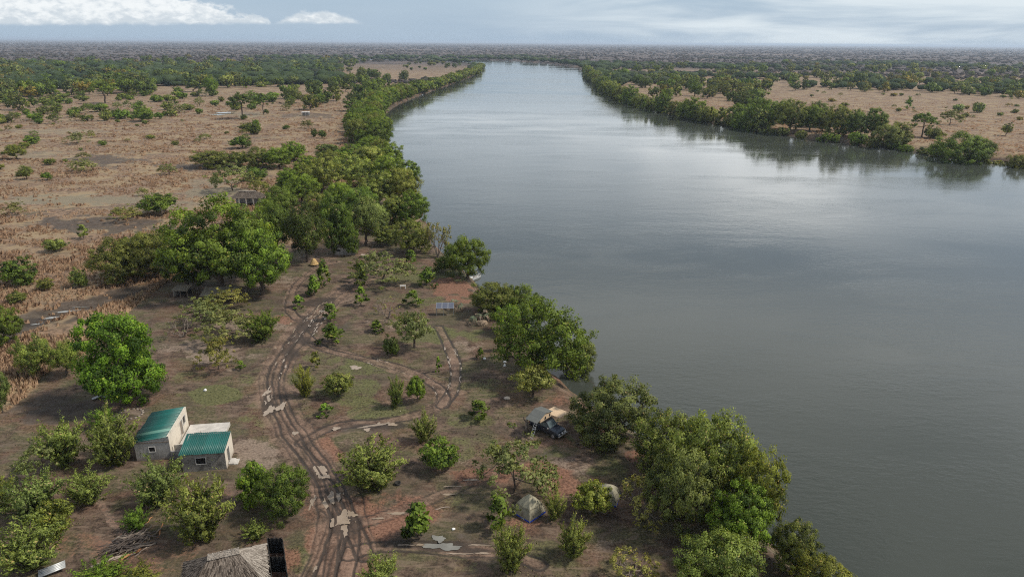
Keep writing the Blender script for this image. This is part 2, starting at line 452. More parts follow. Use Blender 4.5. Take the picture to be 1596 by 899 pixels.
def ground_material():
    m, q = material('ground')
    a = q.n('ShaderNodeAttribute', attribute_name='za')
    b = q.n('ShaderNodeAttribute', attribute_name='zb')
    sa = q.n('ShaderNodeSeparateColor', {0: a.outputs['Color']}).outputs
    sb = q.n('ShaderNodeSeparateColor', {0: b.outputs['Color']}).outputs
    meadow, green, red = sa[0], sa[1], sa[2]
    mud = a.outputs['Alpha']
    pale, rut, dark = sb[0], sb[1], sb[2]
    grey = b.outputs['Alpha']
    p = q.pos()
    big = q.noise(p, .06, 4, .6)
    mid = q.noise(p, .5, 5, .65, .4)
    fine = q.noise(p, 3.2, 5, .7)
    grit = q.noise(p, 11.0, 3, .7)
    streak = q.noise(q.mapping(p, (.35, 1.3, 1)), 1.0, 5, .65, .5)
    br = q.math('ADD', q.math('MULTIPLY', mid, .5), q.math('ADD', q.math('MULTIPLY', fine, .3), q.math('MULTIPLY', grit, .2)))
    soil = q.mix(q.ramp(br, .40, .60), (.036, .0245, .018), (.15, .102, .074))
    soil = q.mix(q.math('MULTIPLY', q.ramp(q.noise(p, .21, 4, .6, .4), .43, .58), .7), soil, q.mix(q.ramp(fine, .4, .6), (.048, .05, .021), (.115, .11, .05)))
    soil = q.mix(q.math('MULTIPLY', q.ramp(q.noise(q.mapping(p, loc=(40, 9, 0)), .13, 4, .6, .4), .48, .62), .6), soil, q.mix(q.ramp(fine, .4, .6), (.075, .039, .026), (.165, .092, .061)))
    soil = q.mix(q.math('MULTIPLY', q.ramp(streak, .5, .64), .6), soil, (.19, .138, .10))
    soil = q.mix(q.math('MULTIPLY', q.ramp(big, .48, .62), .45), soil, (.06, .05, .034))
    speck = q.noise(p, 5.5, 2, .6)
    soil = q.mix(q.math('MULTIPLY', q.ramp(speck, .62, .70), .55), soil, (.03, .024, .018))
    soil = q.mix(q.math('MULTIPLY', q.ramp(speck, .36, .30), .5), soil, (.25, .185, .13))
    jit = q.math('MULTIPLY', q.math('SUBTRACT', br, .5), 3.0)
    f = lambda v, lo=.25, hi=.75, k=1.0: q.math('MULTIPLY', q.ramp(q.math('ADD', v, jit), lo, hi), k)
    c = q.mix(f(pale, .3, .75, .9), soil, q.mix(q.ramp(fine, .35, .65), (.15, .112, .086), (.26, .198, .152)))
    c = q.mix(f(green, .28, .7, .85), c, q.mix(q.ramp(fine, .35, .65), (.06, .066, .025), (.135, .138, .055)))
    c = q.mix(f(red, .22, .7, .9), c, q.mix(q.ramp(fine, .35, .65), (.115, .056, .037), (.25, .132, .088)))
    c = q.mix(f(mud, .25, .75, .78), c, q.mix(q.ramp(br, .40, .60), (.065, .042, .030), (.24, .160, .116)))
    grass = q.mix(q.ramp(q.noise(p, .8, 5, .7), .38, .62), (.085, .058, .040), (.26, .172, .112))
    grass = q.mix(q.ramp(q.noise(p, .09, 4, .6), .42, .62), grass, (.25, .185, .11))
    grass = q.mix(q.math('MULTIPLY', q.ramp(q.noise(q.mapping(p, (.5, 1, 1)), .16, 5, .65), .56, .68), .8), grass, (.085, .07, .055))
    c = q.mix(f(meadow, .3, .7, 1.0), c, grass)
    c = q.mix(f(grey, .35, .8, .8), c, q.mix(q.ramp(fine, .35, .65), (.10, .09, .062), (.25, .215, .15)))
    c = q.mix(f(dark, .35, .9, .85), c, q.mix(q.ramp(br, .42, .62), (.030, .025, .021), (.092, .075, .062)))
    c = q.mix(q.math('MULTIPLY', q.ramp(rut, .12, .6), .88), c, (.036, .028, .023))
    # far country: grey brown leafless bush with paler clearings
    d = q.n('ShaderNodeVectorMath', {0: p}, operation='LENGTH').outputs['Value']
    far = q.ramp(q.math('ADD', d, q.math('MULTIPLY', q.math('SUBTRACT', q.noise(p, .0015, 3), .5), 900)), 1100, 1700)
    fn = q.noise(q.mapping(p, (1, .35, 1)), .012, 6, .7)
    fb = q.mix(q.ramp(fn, .4, .62), (.05, .042, .04), (.115, .088, .076))
    fb = q.mix(q.ramp(q.noise(q.mapping(p, (.5, 1, 1)), .0016, 4, .6), .55, .66), fb, (.17, .128, .10))
    c = q.mix(far, c, fb)
    wet = q.math('MAXIMUM', q.math('MULTIPLY', rut, .9), q.math('MULTIPLY', f(mud, .5, .9), .4))
    rough = q.ramp(wet, 0, 1, .95, .45)
    h = q.math('ADD', q.math('MULTIPLY', fine, .6), q.math('MULTIPLY', grit, .4))
    q.out(q.bsdf(c, rough, q.bump(h, .55, .12), Specular_IOR_Level=.25))
    return m


def build_ground():
    # one continuous sheet, rings round the viewpoint: fine where the camp lies, coarse towards the horizon
    ang = np.radians(np.concatenate([np.arange(-180, -52, 4.0), np.linspace(-52, 52, 860), np.arange(56, 180, 4.0)]))
    dep = np.concatenate([np.linspace(50, 5.2, 490), np.geomspace(5.15, .06, 150)])
    rad = np.concatenate([[2., 10., 22., 34.], CAMH / np.tan(np.radians(dep)), [60000.]])
    R, A = np.meshgrid(rad, ang, indexing='ij')
    x, y = (R * np.sin(A)).ravel(), (R * np.cos(A)).ravel()
    z, m = terrain(x, y)
    nr, na = R.shape
    i = np.arange(nr * na).reshape(nr, na)
    j = np.roll(i, -1, axis=1)
    quads = np.stack([i[:-1], i[1:], j[1:], j[:-1]], -1).reshape(-1, 4)
    quads = quads[:, ::-1]
    me = mesh_np('ground', np.stack([x, y, z], 1), quads, [ground_material()], True)
    cattr(me, 'za', np.stack([m['meadow'], m['green'], m['red'], m['mud']], 1))
    cattr(me, 'zb', np.stack([m['pale'], m['rut'], m['dark'], m['grey']], 1))
    link('ground', me, kind='structure')


def build_river():
    m, q = material('river_water')
    p = q.pos()
    w1 = q.noise(q.mapping(p, (.55, 1.2, 1), (0, 0, .35)), 1.0, 3, .6, .3)
    w2 = q.noise(q.mapping(p, (1.6, 3.2, 1), (0, 0, -.2)), 1.0, 3, .6)
    swell = q.noise(q.mapping(p, (.03, .07, 1), (0, 0, .3)), 1.0, 3, .6, .5)
    calm = q.ramp(q.noise(q.mapping(p, (.006, .02, 1), (0, 0, .15)), 1.0, 5, .6, .6), .38, .62)
    h = q.math('ADD', q.math('MULTIPLY', w1, 1.0), q.math('MULTIPLY', w2, .35))
    h = q.math('MULTIPLY', h, q.math('ADD', .35, q.math('MULTIPLY', q.ramp(swell, .35, .65), .9)))
    h = q.math('MULTIPLY', h, q.math('ADD', .35, q.math('MULTIPLY', calm, .8)))
    nrm = q.bump(h, .33, .10)
    s = q.bsdf((.046, .052, .044), q.ramp(calm, 0, 1, .06, .13), nrm, IOR=1.333)
    q.out(s)
    v = [(-4000, -600, WATER_Z), (2500, -600, WATER_Z), (2500, 5000, WATER_Z), (-4000, 5000, WATER_Z)]
    link('river', mesh_np('river', v, [[0, 1, 2, 3]], [m]), kind='structure')


def build_haze():
    m, q = material('haze')
    q.t.nodes.clear()
    o = q.n('ShaderNodeOutputMaterial')
    v = q.n('ShaderNodeVolumePrincipled', {'Color': (.70, .83, 1.0), 'Density': HAZE, 'Anisotropy': .2})
    q.set(o.inputs['Volume'], v)
    a = 64000
    lo, hi = -8, 60
    vs = [(sx * a, sy * a, zz) for zz in (lo, hi) for sx, sy in ((-1, -1), (1, -1), (1, 1), (-1, 1))]
    fs = [[3, 2, 1, 0], [4, 5, 6, 7], [0, 1, 5, 4], [1, 2, 6, 5], [2, 3, 7, 6], [3, 0, 4, 7]]
    link('haze', mesh_np('haze', vs, fs, [m]), kind='stuff')


HAZE = 7.5e-5
build_ground()
build_river()
build_haze()

# ------------------------------------------------------------------ vegetation
def leaf_material(name, dark, light, dry, translucent=.3, rough=.6):
    """leaf colours vary from leaf to leaf (attribute tint) and from plant to plant (object colour)"""
    m, q = material(name)
    t = q.n('ShaderNodeAttribute', attribute_name='tint').outputs['Fac']
    oc = q.n('ShaderNodeObjectInfo').outputs['Color']
    c = q.mix(q.ramp(t, .1, .85, smooth=False), dark, light)
    c = q.mix(q.ramp(t, .86, 1.0), c, dry)
    c = q.mix(1.0, c, oc, 'MULTIPLY')
    b = q.bsdf(c, rough, Specular_IOR_Level=.25)
    tr = q.n('ShaderNodeBsdfTranslucent', {0: q.mix(1.0, c, (1.25, 1.2, .55), 'MULTIPLY')})
    q.out(q.n('ShaderNodeMixShader', {0: translucent, 1: b, 2: tr}))
    return m


def bark_material(name, lo, hi):
    m, q = material(name)
    v = q.n('ShaderNodeTexCoord').outputs['Object']
    n = q.noise(q.mapping(v, (6, 6, 1.2)), 1.5, 5, .65)
    q.out(q.bsdf(q.mix(q.ramp(n, .35, .65), lo, hi), .9, q.bump(n, .5, .03), Specular_IOR_Level=.2))
    return m


LEAF = leaf_material('leaves', (.036, .055, .011), (.225, .28, .05), (.34, .28, .09), .36)
LEAF_DRY = leaf_material('sparse_leaves', (.075, .10, .025), (.24, .27, .075), (.32, .27, .12), .36)
BARK = bark_material('bark', (.045, .034, .026), (.13, .10, .08))
BARK_PALE = bark_material('pale_bark', (.12, .095, .078), (.26, .215, .18))


def tubes(name, segs, mat, sides=5):
    """segs: list of (p0, p1, r0, r1)"""
    V, Q = [], []
    ca = [(math.cos(2 * math.pi * k / sides), math.sin(2 * math.pi * k / sides)) for k in range(sides)]
    for p0, p1, r0, r1 in segs:
        p0, p1 = np.asarray(p0, float), np.asarray(p1, float)
        d = p1 - p0
        L = np.linalg.norm(d)
        if L < 1e-6:
            continue
        d /= L
        u = np.cross(d, (0, 0, 1) if abs(d[2]) < .9 else (1, 0, 0))
        u /= np.linalg.norm(u)
        w = np.cross(d, u)
        b = len(V)
        for pp, rr in ((p0, r0), (p1 + d * r1 * .3, r1)):
            for c, s in ca:
                V.append(pp + (u * c + w * s) * rr)
        for k in range(sides):
            k2 = (k + 1) % sides
            Q.append((b + k, b + k2, b + sides + k2, b + sides + k))
    return mesh_np(name, np.array(V), np.array(Q), [mat], True)


def leaf_mesh(name, C, crad, cdir, ctint, nleaf, lsize, aspect, cc, R, rng, mat, shell=.5, squash=.8, upright=0.0, jitter=.45):
    """leaf-sized rhombs round clump centres C; shading normals follow the clump and the crown"""
    n = len(C)
    N = n * nleaf
    k = np.repeat(np.arange(n), nleaf)
    d = rng.normal(size=(N, 3))
    d /= np.linalg.norm(d, axis=1)[:, None]
    rr = rng.random(N) ** shell
    off = d * rr[:, None] * crad[k][:, None]
    off[:, 2] *= squash
    if upright:
        s = rng.normal(size=N) * upright
        off = off * .6 + cdir[k] * (s * crad[k])[:, None]
    p = C[k] + off
    cc = np.broadcast_to(np.asarray(cc, float), (n, 3))[k]
    R = np.broadcast_to(np.asarray(R, float), (n,))[k][:, None]
    nv = d * .7 + (p - cc) / R * .85 + np.array([0, 0, .3])
    nv += rng.normal(size=(N, 3)) * .18
    nv /= np.linalg.norm(nv, axis=1)[:, None]
    g = nv + rng.normal(size=(N, 3)) * jitter
    g /= np.linalg.norm(g, axis=1)[:, None]
    t = rng.normal(size=(N, 3))
    if upright:
        t = t * .6 + cdir[k] * 1.2
    u = np.cross(g, t)
    u /= np.linalg.norm(u, axis=1)[:, None] + 1e-9
    w = np.cross(u, g)
    sz = lsize * (.55 + .9 * rng.random(N))
    a = (w * (sz * .5)[:, None])
    b = (u * (sz * .5 * aspect)[:, None])
    fold = g * (sz * .12)[:, None]
    V = np.stack([p - a, p + b - fold, p + a, p - b - fold], 1).reshape(-1, 3)
    fn = np.cross(V[1::4] - V[0::4], V[2::4] - V[0::4])
    flip = (fn * nv).sum(1) < 0
    idx = np.arange(N)[:, None] * 4
    Q = np.where(flip[:, None], idx + np.array([0, 3, 2, 1]), idx + np.array([0, 1, 2, 3]))
    me = mesh_np(name, V, Q, [mat], True)
    me.normals_split_custom_set_from_vertices(np.repeat(nv, 4, 0).tolist())
    tint = np.clip(ctint[k] + rng.normal(size=N) * .16, 0, .86)
    tint = np.where(rng.random(N) < .02, 1.0, tint)
    fattr(me, 'tint', np.repeat(tint, 4))
    return me


def skeleton(C, root, fork, trunk_r, rng, bend=.25, stems=1, sag=.06):
    """branches from a trunk to every clump centre; each new clump joins the nearest branch point below it"""
    nodes, parent = [], []

    def add(p, par):
        nodes.append(np.asarray(p, float))
        parent.append(par)
        return len(nodes) - 1
    roots = []
    for s in range(stems):
        o = np.array([0, 0, 0.]) if stems == 1 else np.array([rng.normal() * .04, rng.normal() * .04, 0])
        a = add(root + o - np.array([0, 0, .35]), -1)
        top = np.array(fork) + (o * 4 if stems > 1 else 0)
        for f in (.35, .7, 1.0):
            q = root + o + (top - root - o) * f + rng.normal(size=3) * bend * .25 * fork[2] * np.array([1, 1, 0]) * (f < 1)
            a = add(q, a)
        roots.append(a)
    order = np.argsort(np.linalg.norm(C - np.array(fork), axis=1))
    for i in order:
        c = C[i]
        A = np.array(nodes)
        dd = np.linalg.norm(A - c, axis=1) + np.maximum(0, A[:, 2] - c[2]) * 1.5
        dd[:min(roots)] += 3
        j = int(np.argmin(dd))
        v = c - nodes[j]
        L = np.linalg.norm(v)
        b = j
        if L > .8:
            mid = nodes[j] + v * .5 + rng.normal(size=3) * L * .1 + np.array([0, 0, L * sag])
            b = add(mid, j)
        add(c, b)
    n = len(nodes)
    cnt = np.ones(n)
    for i in range(n - 1, -1, -1):
        if parent[i] >= 0:
            cnt[parent[i]] += cnt[i]
    tip = trunk_r / cnt[:4 * stems].max() ** .5
    rad = tip * cnt ** .5
    segs = []
    for i in range(n):
        if parent[i] >= 0:
            r0 = min(rad[parent[i]], rad[i] * 1.6)
            if parent[parent[i]] < 0:
                r0 = rad[i] * 1.35
            segs.append((nodes[parent[i]], nodes[i], r0, rad[i]))
    return segs


PROTO = {}


def proto_tree(key, seed, H=10., R=5., base=2., shape='dome', nclump=90, crad=1.1, nleaf=110, lsize=.36, aspect=.62, trunk_r=.28, stems=1, fork=None, lumps=.35, mat=None, bark=None, squash=.8, lean=0.0, hole=0.0, jitter=.45, sides=5, lobes=0):
    rng = np.random.default_rng(seed)
    C = []
    CL = []
    cz, hz = (H + base) / 2, (H - base) / 2
    LB = []
    for q in range(lobes):
        a = 6.283 * (q + rng.uniform(-.3, .3)) / max(1, lobes - 1)
        if q == lobes - 1:
            r_ = R * rng.uniform(.58, .72)
            c_ = np.array([rng.normal() * R * .12, rng.normal() * R * .12, H - r_ * .82])
        else:
            r_ = R * rng.uniform(.42, .6)
            e_ = (R - r_) * rng.uniform(.8, 1.05)
            lo_, hi_ = base + r_ * .55, H - r_ * 1.15
            c_ = np.array([math.cos(a) * e_, math.sin(a) * e_, lo_ + (hi_ - lo_) * rng.random() ** .8 if hi_ > lo_ else lo_])
        LB.append((c_, r_))
    lw = np.array([b_[1] ** 2 for b_ in LB]) / sum(b_[1] ** 2 for b_ in LB) if LB else None
    tries = 0
    mind = crad * (.75 if nclump > 40 else .55)
    while len(C) < nclump and tries < 60000:
        tries += 1
        if tries % 6000 == 0:
            mind *= .85
        d = rng.normal(size=3)
        d /= np.linalg.norm(d)
        s = rng.random() ** .38
        lump = 1 - lumps + 2 * lumps * float(fbm(np.array([d[0] * 1.7 + seed]), np.array([d[1] * 1.7 + d[2] * 2.3]), seed % 19, 2)[0])
        own = (np.array([0, 0, cz]), max(R, hz))
        if LB and rng.random() > .22:
            own = LB[rng.choice(lobes, p=lw)]
            p = own[0] + d * (own[1] - crad * .45) * rng.random() ** .22 * (.75 + .5 * lump * .5) * np.array([1, 1, .82])
            if rng.random() < .85 and any(np.linalg.norm((p - b_[0]) / np.array([1, 1, .82])) < b_[1] * .6 for b_ in LB):
                continue
        elif shape == 'dome':
            p = np.array([d[0] * (R - crad * .6), d[1] * (R - crad * .6), d[2] * (hz - crad * .5)]) * s * lump + (0, 0, cz)
        elif shape == 'flat':
            q = math.sqrt(rng.random())
            a = rng.random() * 6.283
            p = np.array([math.cos(a) * q * R, math.sin(a) * q * R, H - crad * .5 - (q ** 2.2) * (H - base) * .6 + rng.normal() * (.08 if H > 6 else .15) * H])
            p[:2] *= lump
        elif shape == 'cone':
            t = rng.random() ** .8
            a = rng.random() * 6.283
            q = (1 - t) ** .6 * (R - crad * .4) * math.sqrt(.25 + .75 * rng.random()) * lump
            p = np.array([math.cos(a) * q, math.sin(a) * q, base + t * (H - base - crad * .5) + crad * .3])
        if p[2] < crad * .35 + .1:
            continue
        if hole and float(fbm(np.array([p[0] * .5 + seed]), np.array([p[1] * .5 + p[2] * .7]), 7, 2)[0]) < hole:
            continue
        if C and np.min(np.linalg.norm(np.array(C) - p, axis=1)) < mind:
            continue
        C.append(p)
        CL.append((own[0], own[1]))
    C = np.array(C)
    if lean:
        C[:, 0] += lean * C[:, 2]
    n = len(C)
    cr = crad * (.55 + .8 * rng.random(n))
    ct = np.clip(.45 + rng.normal(size=n) * .22, .05, .85)
    out = C - np.array([0, 0, cz])
    out /= np.linalg.norm(out, axis=1)[:, None] + 1e-6
    crown = leaf_mesh(key + '_crown', C, cr, out, ct, nleaf, lsize, aspect, np.array([c_[0] for c_ in CL]), np.array([c_[1] for c_ in CL]), rng, mat or LEAF, squash=squash, jitter=jitter)
    fk = fork or (lean * base * .6, 0, max(base * .9, H * .14))
    trunk = tubes(key + '_trunk', skeleton(C, np.zeros(3), np.array(fk, float), trunk_r, rng, stems=stems), bark or BARK, sides)
    PROTO[key] = (trunk, crown, R, H)


def proto_spray(key, seed, H=4., R=2.2, stems=18, per=11, crad=.34, nleaf=34, lsize=.19, aspect=.42, spread=1.0, base=.07, mat=None, bark=None, droop=.1):
    """shrub of many rising stems clothed in leafy sprays"""
    rng = np.random.default_rng(seed)
    C, D, segs = [], [], []
    for s in range(stems):
        a = 6.283 * (s + rng.random() * .8) / stems
        out = spread * math.sqrt((s % 5 + rng.random()) / 5.0)
        L = H * (.6 + .42 * rng.random()) * (1.08 - .42 * out)
        tip = np.array([math.cos(a) * out * R * 1.05, math.sin(a) * out * R * 1.05, L])
        p0 = np.array([rng.normal() * .12, rng.normal() * .12, -.1])
        mid = p0 * .5 + tip * .5 + np.array([-math.cos(a), -math.sin(a), 0]) * R * .12 + np.array([0, 0, L * droop])
        pts = [(1 - t) ** 2 * p0 + 2 * t * (1 - t) * mid + t * t * tip for t in np.linspace(0, 1, 5)]
        for i in range(4):
            segs.append((pts[i], pts[i + 1], .045 * (1 - i / 5) + .01, .045 * (1 - (i + 1) / 5) + .01))
        for t in np.linspace(base, 1, per):
            b = (1 - t) ** 2 * p0 + 2 * t * (1 - t) * mid + t * t * tip
            side = rng.normal(size=3) * np.array([1, 1, .35])
            side /= np.linalg.norm(side)
            ln = R * .42 * (1.15 - t) * (.4 + rng.random())
            c = b + side * ln + np.array([0, 0, ln * .5])
            C.append(c)
            v = side * .8 + np.array([math.cos(a) * out, math.sin(a) * out, 1.0])
            D.append(v / np.linalg.norm(v))
            if ln > .3:
                segs.append((b, c, .014, .006))
    C, D = np.array(C), np.array(D)
    n = len(C)
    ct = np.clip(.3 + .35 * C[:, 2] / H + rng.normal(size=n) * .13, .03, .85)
    cr = crad * (.7 + .6 * rng.random(n))
    crown = leaf_mesh(key + '_foliage', C, cr, D, ct, nleaf, lsize, aspect, np.array([0, 0, H * .45]), max(R, H * .5), rng, mat or LEAF, upright=.75, jitter=.4)
    PROTO[key] = (tubes(key + '_stems', segs, bark or BARK, 4), crown, R, H)


def proto_bare(key, seed, H=3., R=2.2, leaves=60, depth=5, mat=None, nleaf=10, lsize=.2):
    """leafless branching shrub, with a few leafy twig ends"""
    rng = np.random.default_rng(seed)
    segs, ends = [], []

    def grow(p, d, L, r, k):
        q = p + d * L
        segs.append((p, q, r, r * .7))
        if k == 0:
            ends.append(q)
            return
        for _ in range(3 if rng.random() < .55 else 2):
            v = d + rng.normal(size=3) * .5
            v[2] += .05
            v /= np.linalg.norm(v)
            grow(q, v, L * (.62 + .25 * rng.random()), r * .64, k - 1)
    for s in range(5):
        a = 6.283 * s / 5 + rng.random()
        d = np.array([math.cos(a) * .8, math.sin(a) * .8, .75 + .4 * rng.random()])
        grow(np.array([0, 0, -.1]), d / np.linalg.norm(d), H * .33, .075, depth - 1)
    E_ = np.array(ends)
    s = min(R / np.abs(E_[:, :2]).max(), 1.4)
    k = np.array([s, s, H / E_[:, 2].max()])
    segs = [(np.asarray(a) * k, np.asarray(b) * k, r0, r1) for a, b, r0, r1 in segs]
    E_ = E_ * k
    pick = E_[rng.choice(len(E_), min(leaves, len(E_)), replace=False)]
    D = pick / (np.linalg.norm(pick, axis=1)[:, None] + 1e-6)
    ct = np.clip(.55 + rng.normal(size=len(pick)) * .15, 0, .85)
    crown = leaf_mesh(key + '_foliage', pick, np.full(len(pick), .26), D, ct, nleaf, lsize, .5, np.array([0, 0, H * .4]), R, rng, mat or LEAF_DRY)
    PROTO[key] = (tubes(key + '_branches', segs, BARK_PALE, 4), crown, R, H)


# near and middle distance kinds
for s in range(3):
    proto_tree(f'broad{s}', 100 + s, H=12, R=6.3, base=1.2, nclump=195, crad=.95, nleaf=170, lsize=.28, trunk_r=.4, lumps=.33, lobes=8 + s)
proto_tree('full0', 180, H=11, R=5.6, base=.3, nclump=230, crad=.9, nleaf=160, lsize=.27, trunk_r=.35, lumps=.2, lobes=13)
for s in range(4):
    proto_tree(f'river{s}', 200 + s, H=9, R=5.6, base=.3, nclump=250, crad=.74, nleaf=115, lsize=.225, trunk_r=.3, lumps=.45, stems=3, fork=(0, 0, 1.2), lobes=9 + s)
for s in range(2):
    proto_tree(f'feather{s}', 300 + s, H=10, R=4.2, base=1.4, nclump=120, crad=.85, nleaf=120, lsize=.34, aspect=.28, trunk_r=.26, lumps=.4, squash=1.2, hole=.36)
for s in range(3):
    proto_tree(f'dome{s}', 350 + s, H=3.4, R=2.0, base=.25, nclump=100, crad=.4, nleaf=54, lsize=.2, aspect=.6, trunk_r=.1, lumps=.45, lobes=6 + s, stems=2, fork=(0, 0, .5), sides=4)
for s in range(4):
    proto_spray(f'spray{s}', 400 + s, stems=18 + 3 * s)
for s in range(4):
    proto_tree(f'sparse{s}', 500 + s, H=4.2, R=3.3, base=.7, shape='flat', nclump=105, crad=.48, nleaf=34, lsize=.25, aspect=.6, trunk_r=.10, lumps=.4, hole=.38, stems=2, fork=(.1, 0, .7), mat=LEAF_DRY, squash=.55, jitter=.6)
for s in range(2):
    proto_tree(f'thorn{s}', 550 + s, H=4.4, R=2.9, base=1.3, nclump=95, crad=.5, nleaf=40, lsize=.24, aspect=.6, trunk_r=.15, lumps=.4, hole=.36, mat=LEAF_DRY, fork=(.1, 0, 1.1))
for s in range(4):
    proto_tree(f'sapling{s}', 600 + s, H=2.8, R=1.05, base=.25, shape='cone', nclump=15 + 3 * s, crad=.36, nleaf=22, lsize=.34, aspect=.55, trunk_r=.05, lumps=.5, jitter=.6, sides=4)
for s in range(2):
    proto_bare(f'bare{s}', 700 + s, leaves=25 if s == 0 else 150)
for s in range(2):
    proto_tree(f'umbrella{s}', 800 + s, H=9, R=5.5, base=4.6, shape='flat', nclump=75, crad=.95, nleaf=60, lsize=.4, trunk_r=.28, lumps=.25, squash=.6)
for s in range(6):
    proto_tree(f'mid{s}', 900 + s, H=(8, 6.5, 9, 5, 7, 4)[s], R=(4.2, 4, 3.8, 3.4, 4.6, 3.2)[s], base=(.2, .1, 1.0, .1, .3, .1)[s], nclump=42, crad=.95, nleaf=44, lsize=.58, trunk_r=.25, lumps=.45, sides=4, lobes=5 + s % 3)

G = {  # plant colours multiply the leaf colours
    'green': (.98, 1.1, .75), 'bright': (1.15, 1.4, .85), 'lime': (1.45, 1.36, 1.6), 'olive': (1.2, 1.05, 1.2), 'grey': (1.2, 1.12, 1.7), 'dark': (.72, .78, .78), 'yellow': (1.5, 1.28, 1.15), 'brown': (1.7, 1.15, 1.2), 'deep': (.86, .98, .8), 'pale': (1.4, 1.42, 2.0)}
TREE_NAME = {'full': 'broadleaf_tree', 'broad': 'broadleaf_tree', 'river': 'riverside_tree', 'feather': 'feathery_tree', 'dome': 'rounded_shrub', 'spray': 'leafy_shrub', 'sparse': 'thorn_tree', 'thorn': 'thorn_tree', 'sapling': 'sapling', 'bare': 'bare_shrub', 'umbrella': 'umbrella_tree', 'mid': 'bush_tree'}
TREE_CAT = {'dome': 'shrub', 'spray': 'shrub', 'bare': 'shrub', 'sapling': 'sapling'}
PLACED = []


def plant_at(key, X, Y, w, h, label, tint, group=None, rot=None, z=None, lean=0.0, name=None, cat=None):
    trunk, crown, R, H = PROTO[key]
    kind = key.rstrip('0123456789')
    i = len(PLACED)
    rs = random.Random(i * 7919 + 13)
    e = link(name or TREE_NAME[kind], None, None, label, cat or TREE_CAT.get(kind, 'tree'), group)
    e.empty_display_size = .2
    e.location = (X, Y, ground_at(X, Y) if z is None else z)
    e.rotation_euler = (lean, 0, rs.random() * 6.283 if rot is None else rot)
    e.scale = (w / (2 * R), w / (2 * R), h / H)
    shrub = (cat or TREE_CAT.get(kind, 'tree')) == 'shrub'
    t = link('stems' if shrub else 'trunk', trunk, e)
    c = link('foliage' if shrub else 'crown', crown, e)
    g = G[tint] if isinstance(tint, str) else tint
    b = .86 + .28 * rs.random()
    c.color = (g[0] * b * (.94 + .12 * rs.random()), g[1] * b, g[2] * b, 1)
    PLACED.append((X, Y, w))
    return e


def plant(key, x, y, wpx, hpx, label, tint='green', group=None, **kw):
    """x, y: photograph pixel of the foot; wpx, hpx: width and height in photograph pixels"""
    X, Y, m = P(x, y)
    dep = math.atan2(CAMH, math.hypot(X, Y))
    w = wpx * m
    # the seen height holds the rise of the trunk side and part of the crown's depth
    h = max(hpx * m - w * .32 * math.sin(dep), .35 * hpx * m) / math.cos(dep)
    Y += w * .22 * math.sin(dep)
    return plant_at(key, X, Y, w, h, label, tint, group, **kw)

# ---- the camp's large trees
ONES = ['', 'first', 'second', 'third', 'fourth', 'fifth', 'sixth', 'seventh', 'eighth', 'ninth', 'tenth', 'eleventh', 'twelfth', 'thirteenth', 'fourteenth', 'fifteenth', 'sixteenth', 'seventeenth', 'eighteenth', 'nineteenth']


def ordinal(n):
    if n < 20:
        return ONES[n]
    if n >= 100:
        return 'hundredth' if n == 100 else 'hundred-and-' + ordinal(n - 100)
    t, o = divmod(n, 10)
    w = ['', '', 'twent', 'thirt', 'fort', 'fift', 'sixt', 'sevent', 'eight', 'ninet'][t]
    return w + 'ieth' if o == 0 else f'{w}y-{ONES[o]}'



plant('broad0', 340, 458, 172, 160, 'tallest deep green broadleaf tree over the low shelters left of the mud track', 'green')
plant('broad1', 408, 462, 100, 118, 'broadleaf tree with two thin dark trunks, right front of the big green clump', 'bright')
plant('broad2', 290, 452, 90, 86, 'lower left broadleaf tree of the big green clump, above the dark box shelter', 'deep')
plant('broad1', 396, 428, 85, 112, 'broadleaf tree behind the big green clump, beside the thatched lodge', 'green')
plant('full0', 190, 632, 134, 160, 'solitary bright green round tree left of the green-roofed house', (1.0, 1.4, .62))
plant('river1', 185, 438, 90, 72, 'olive bushy tree at the left end of the big green clump', 'olive')
plant('river2', 240, 432, 95, 78, 'olive tree between the bushy left end and the big green clump', 'olive')
plant('river0', 215, 415, 80, 55, 'olive tree behind the left end of the big green clump', 'deep')
plant('feather0', 478, 410, 70, 102, 'dark feathery drooping tree beside the small straw hut', 'dark')
plant('feather1', 433, 402, 62, 92, 'dusky green tree between the big clump and the feathery dark tree', 'deep')
plant('broad0', 524, 396, 62, 96, 'dark upright broadleaf tree in front of the grey walled hut', 'deep')
plant('feather1', 570, 384, 66, 82, 'pale willowy tree behind the straw table, with a white trunk', 'pale')
plant('river3', 546, 398, 36, 48, 'small green tree right against the grey walled hut', 'green')
plant('river1', 642, 396, 68, 58, 'rounded yellow-green tree near the river at the end of the camp', 'lime')
plant('bare1', 682, 402, 46, 58, 'half bare grey tree leaning at the water beside the rounded yellow-green tree', 'olive', name='bare_tree', cat='tree')
plant('dome1', 604, 382, 50, 30, 'low olive bush under the pale willowy tree', 'olive')
plant('dome0', 590, 364, 40, 34, 'small grey green bush behind the pale willowy tree', 'grey')
plant('river2', 728, 432, 80, 76, 'round green tree above the white boat at the red bank', 'green')
plant('dome2', 690, 425, 34, 28, 'dark low bush on the bank between the half bare tree and red slope', 'dark')
plant('river0', 772, 490, 86, 62, 'olive bush behind the fan palm on the bank', 'olive')
plant('river3', 806, 486, 92, 72, 'green bushy tree hanging over the river above the fan palms', 'green')
plant('dome2', 792, 520, 52, 48, 'bright green bush at the foot of the bank beside the fan palm', 'bright')
plant('river1', 846, 590, 158, 138, 'large spreading green tree over the water behind the small thorn tree', 'green')
plant('river2', 900, 560, 66, 72, 'outer branchy tree hanging over the water at the large spreading tree', 'olive')
plant('river0', 950, 694, 146, 118, 'dense dull green tree on the bank beside the parked vehicle', 'grey')
plant('river3', 1040, 752, 126, 122, 'yellow green tree at the top left of the big bank thicket', 'lime')
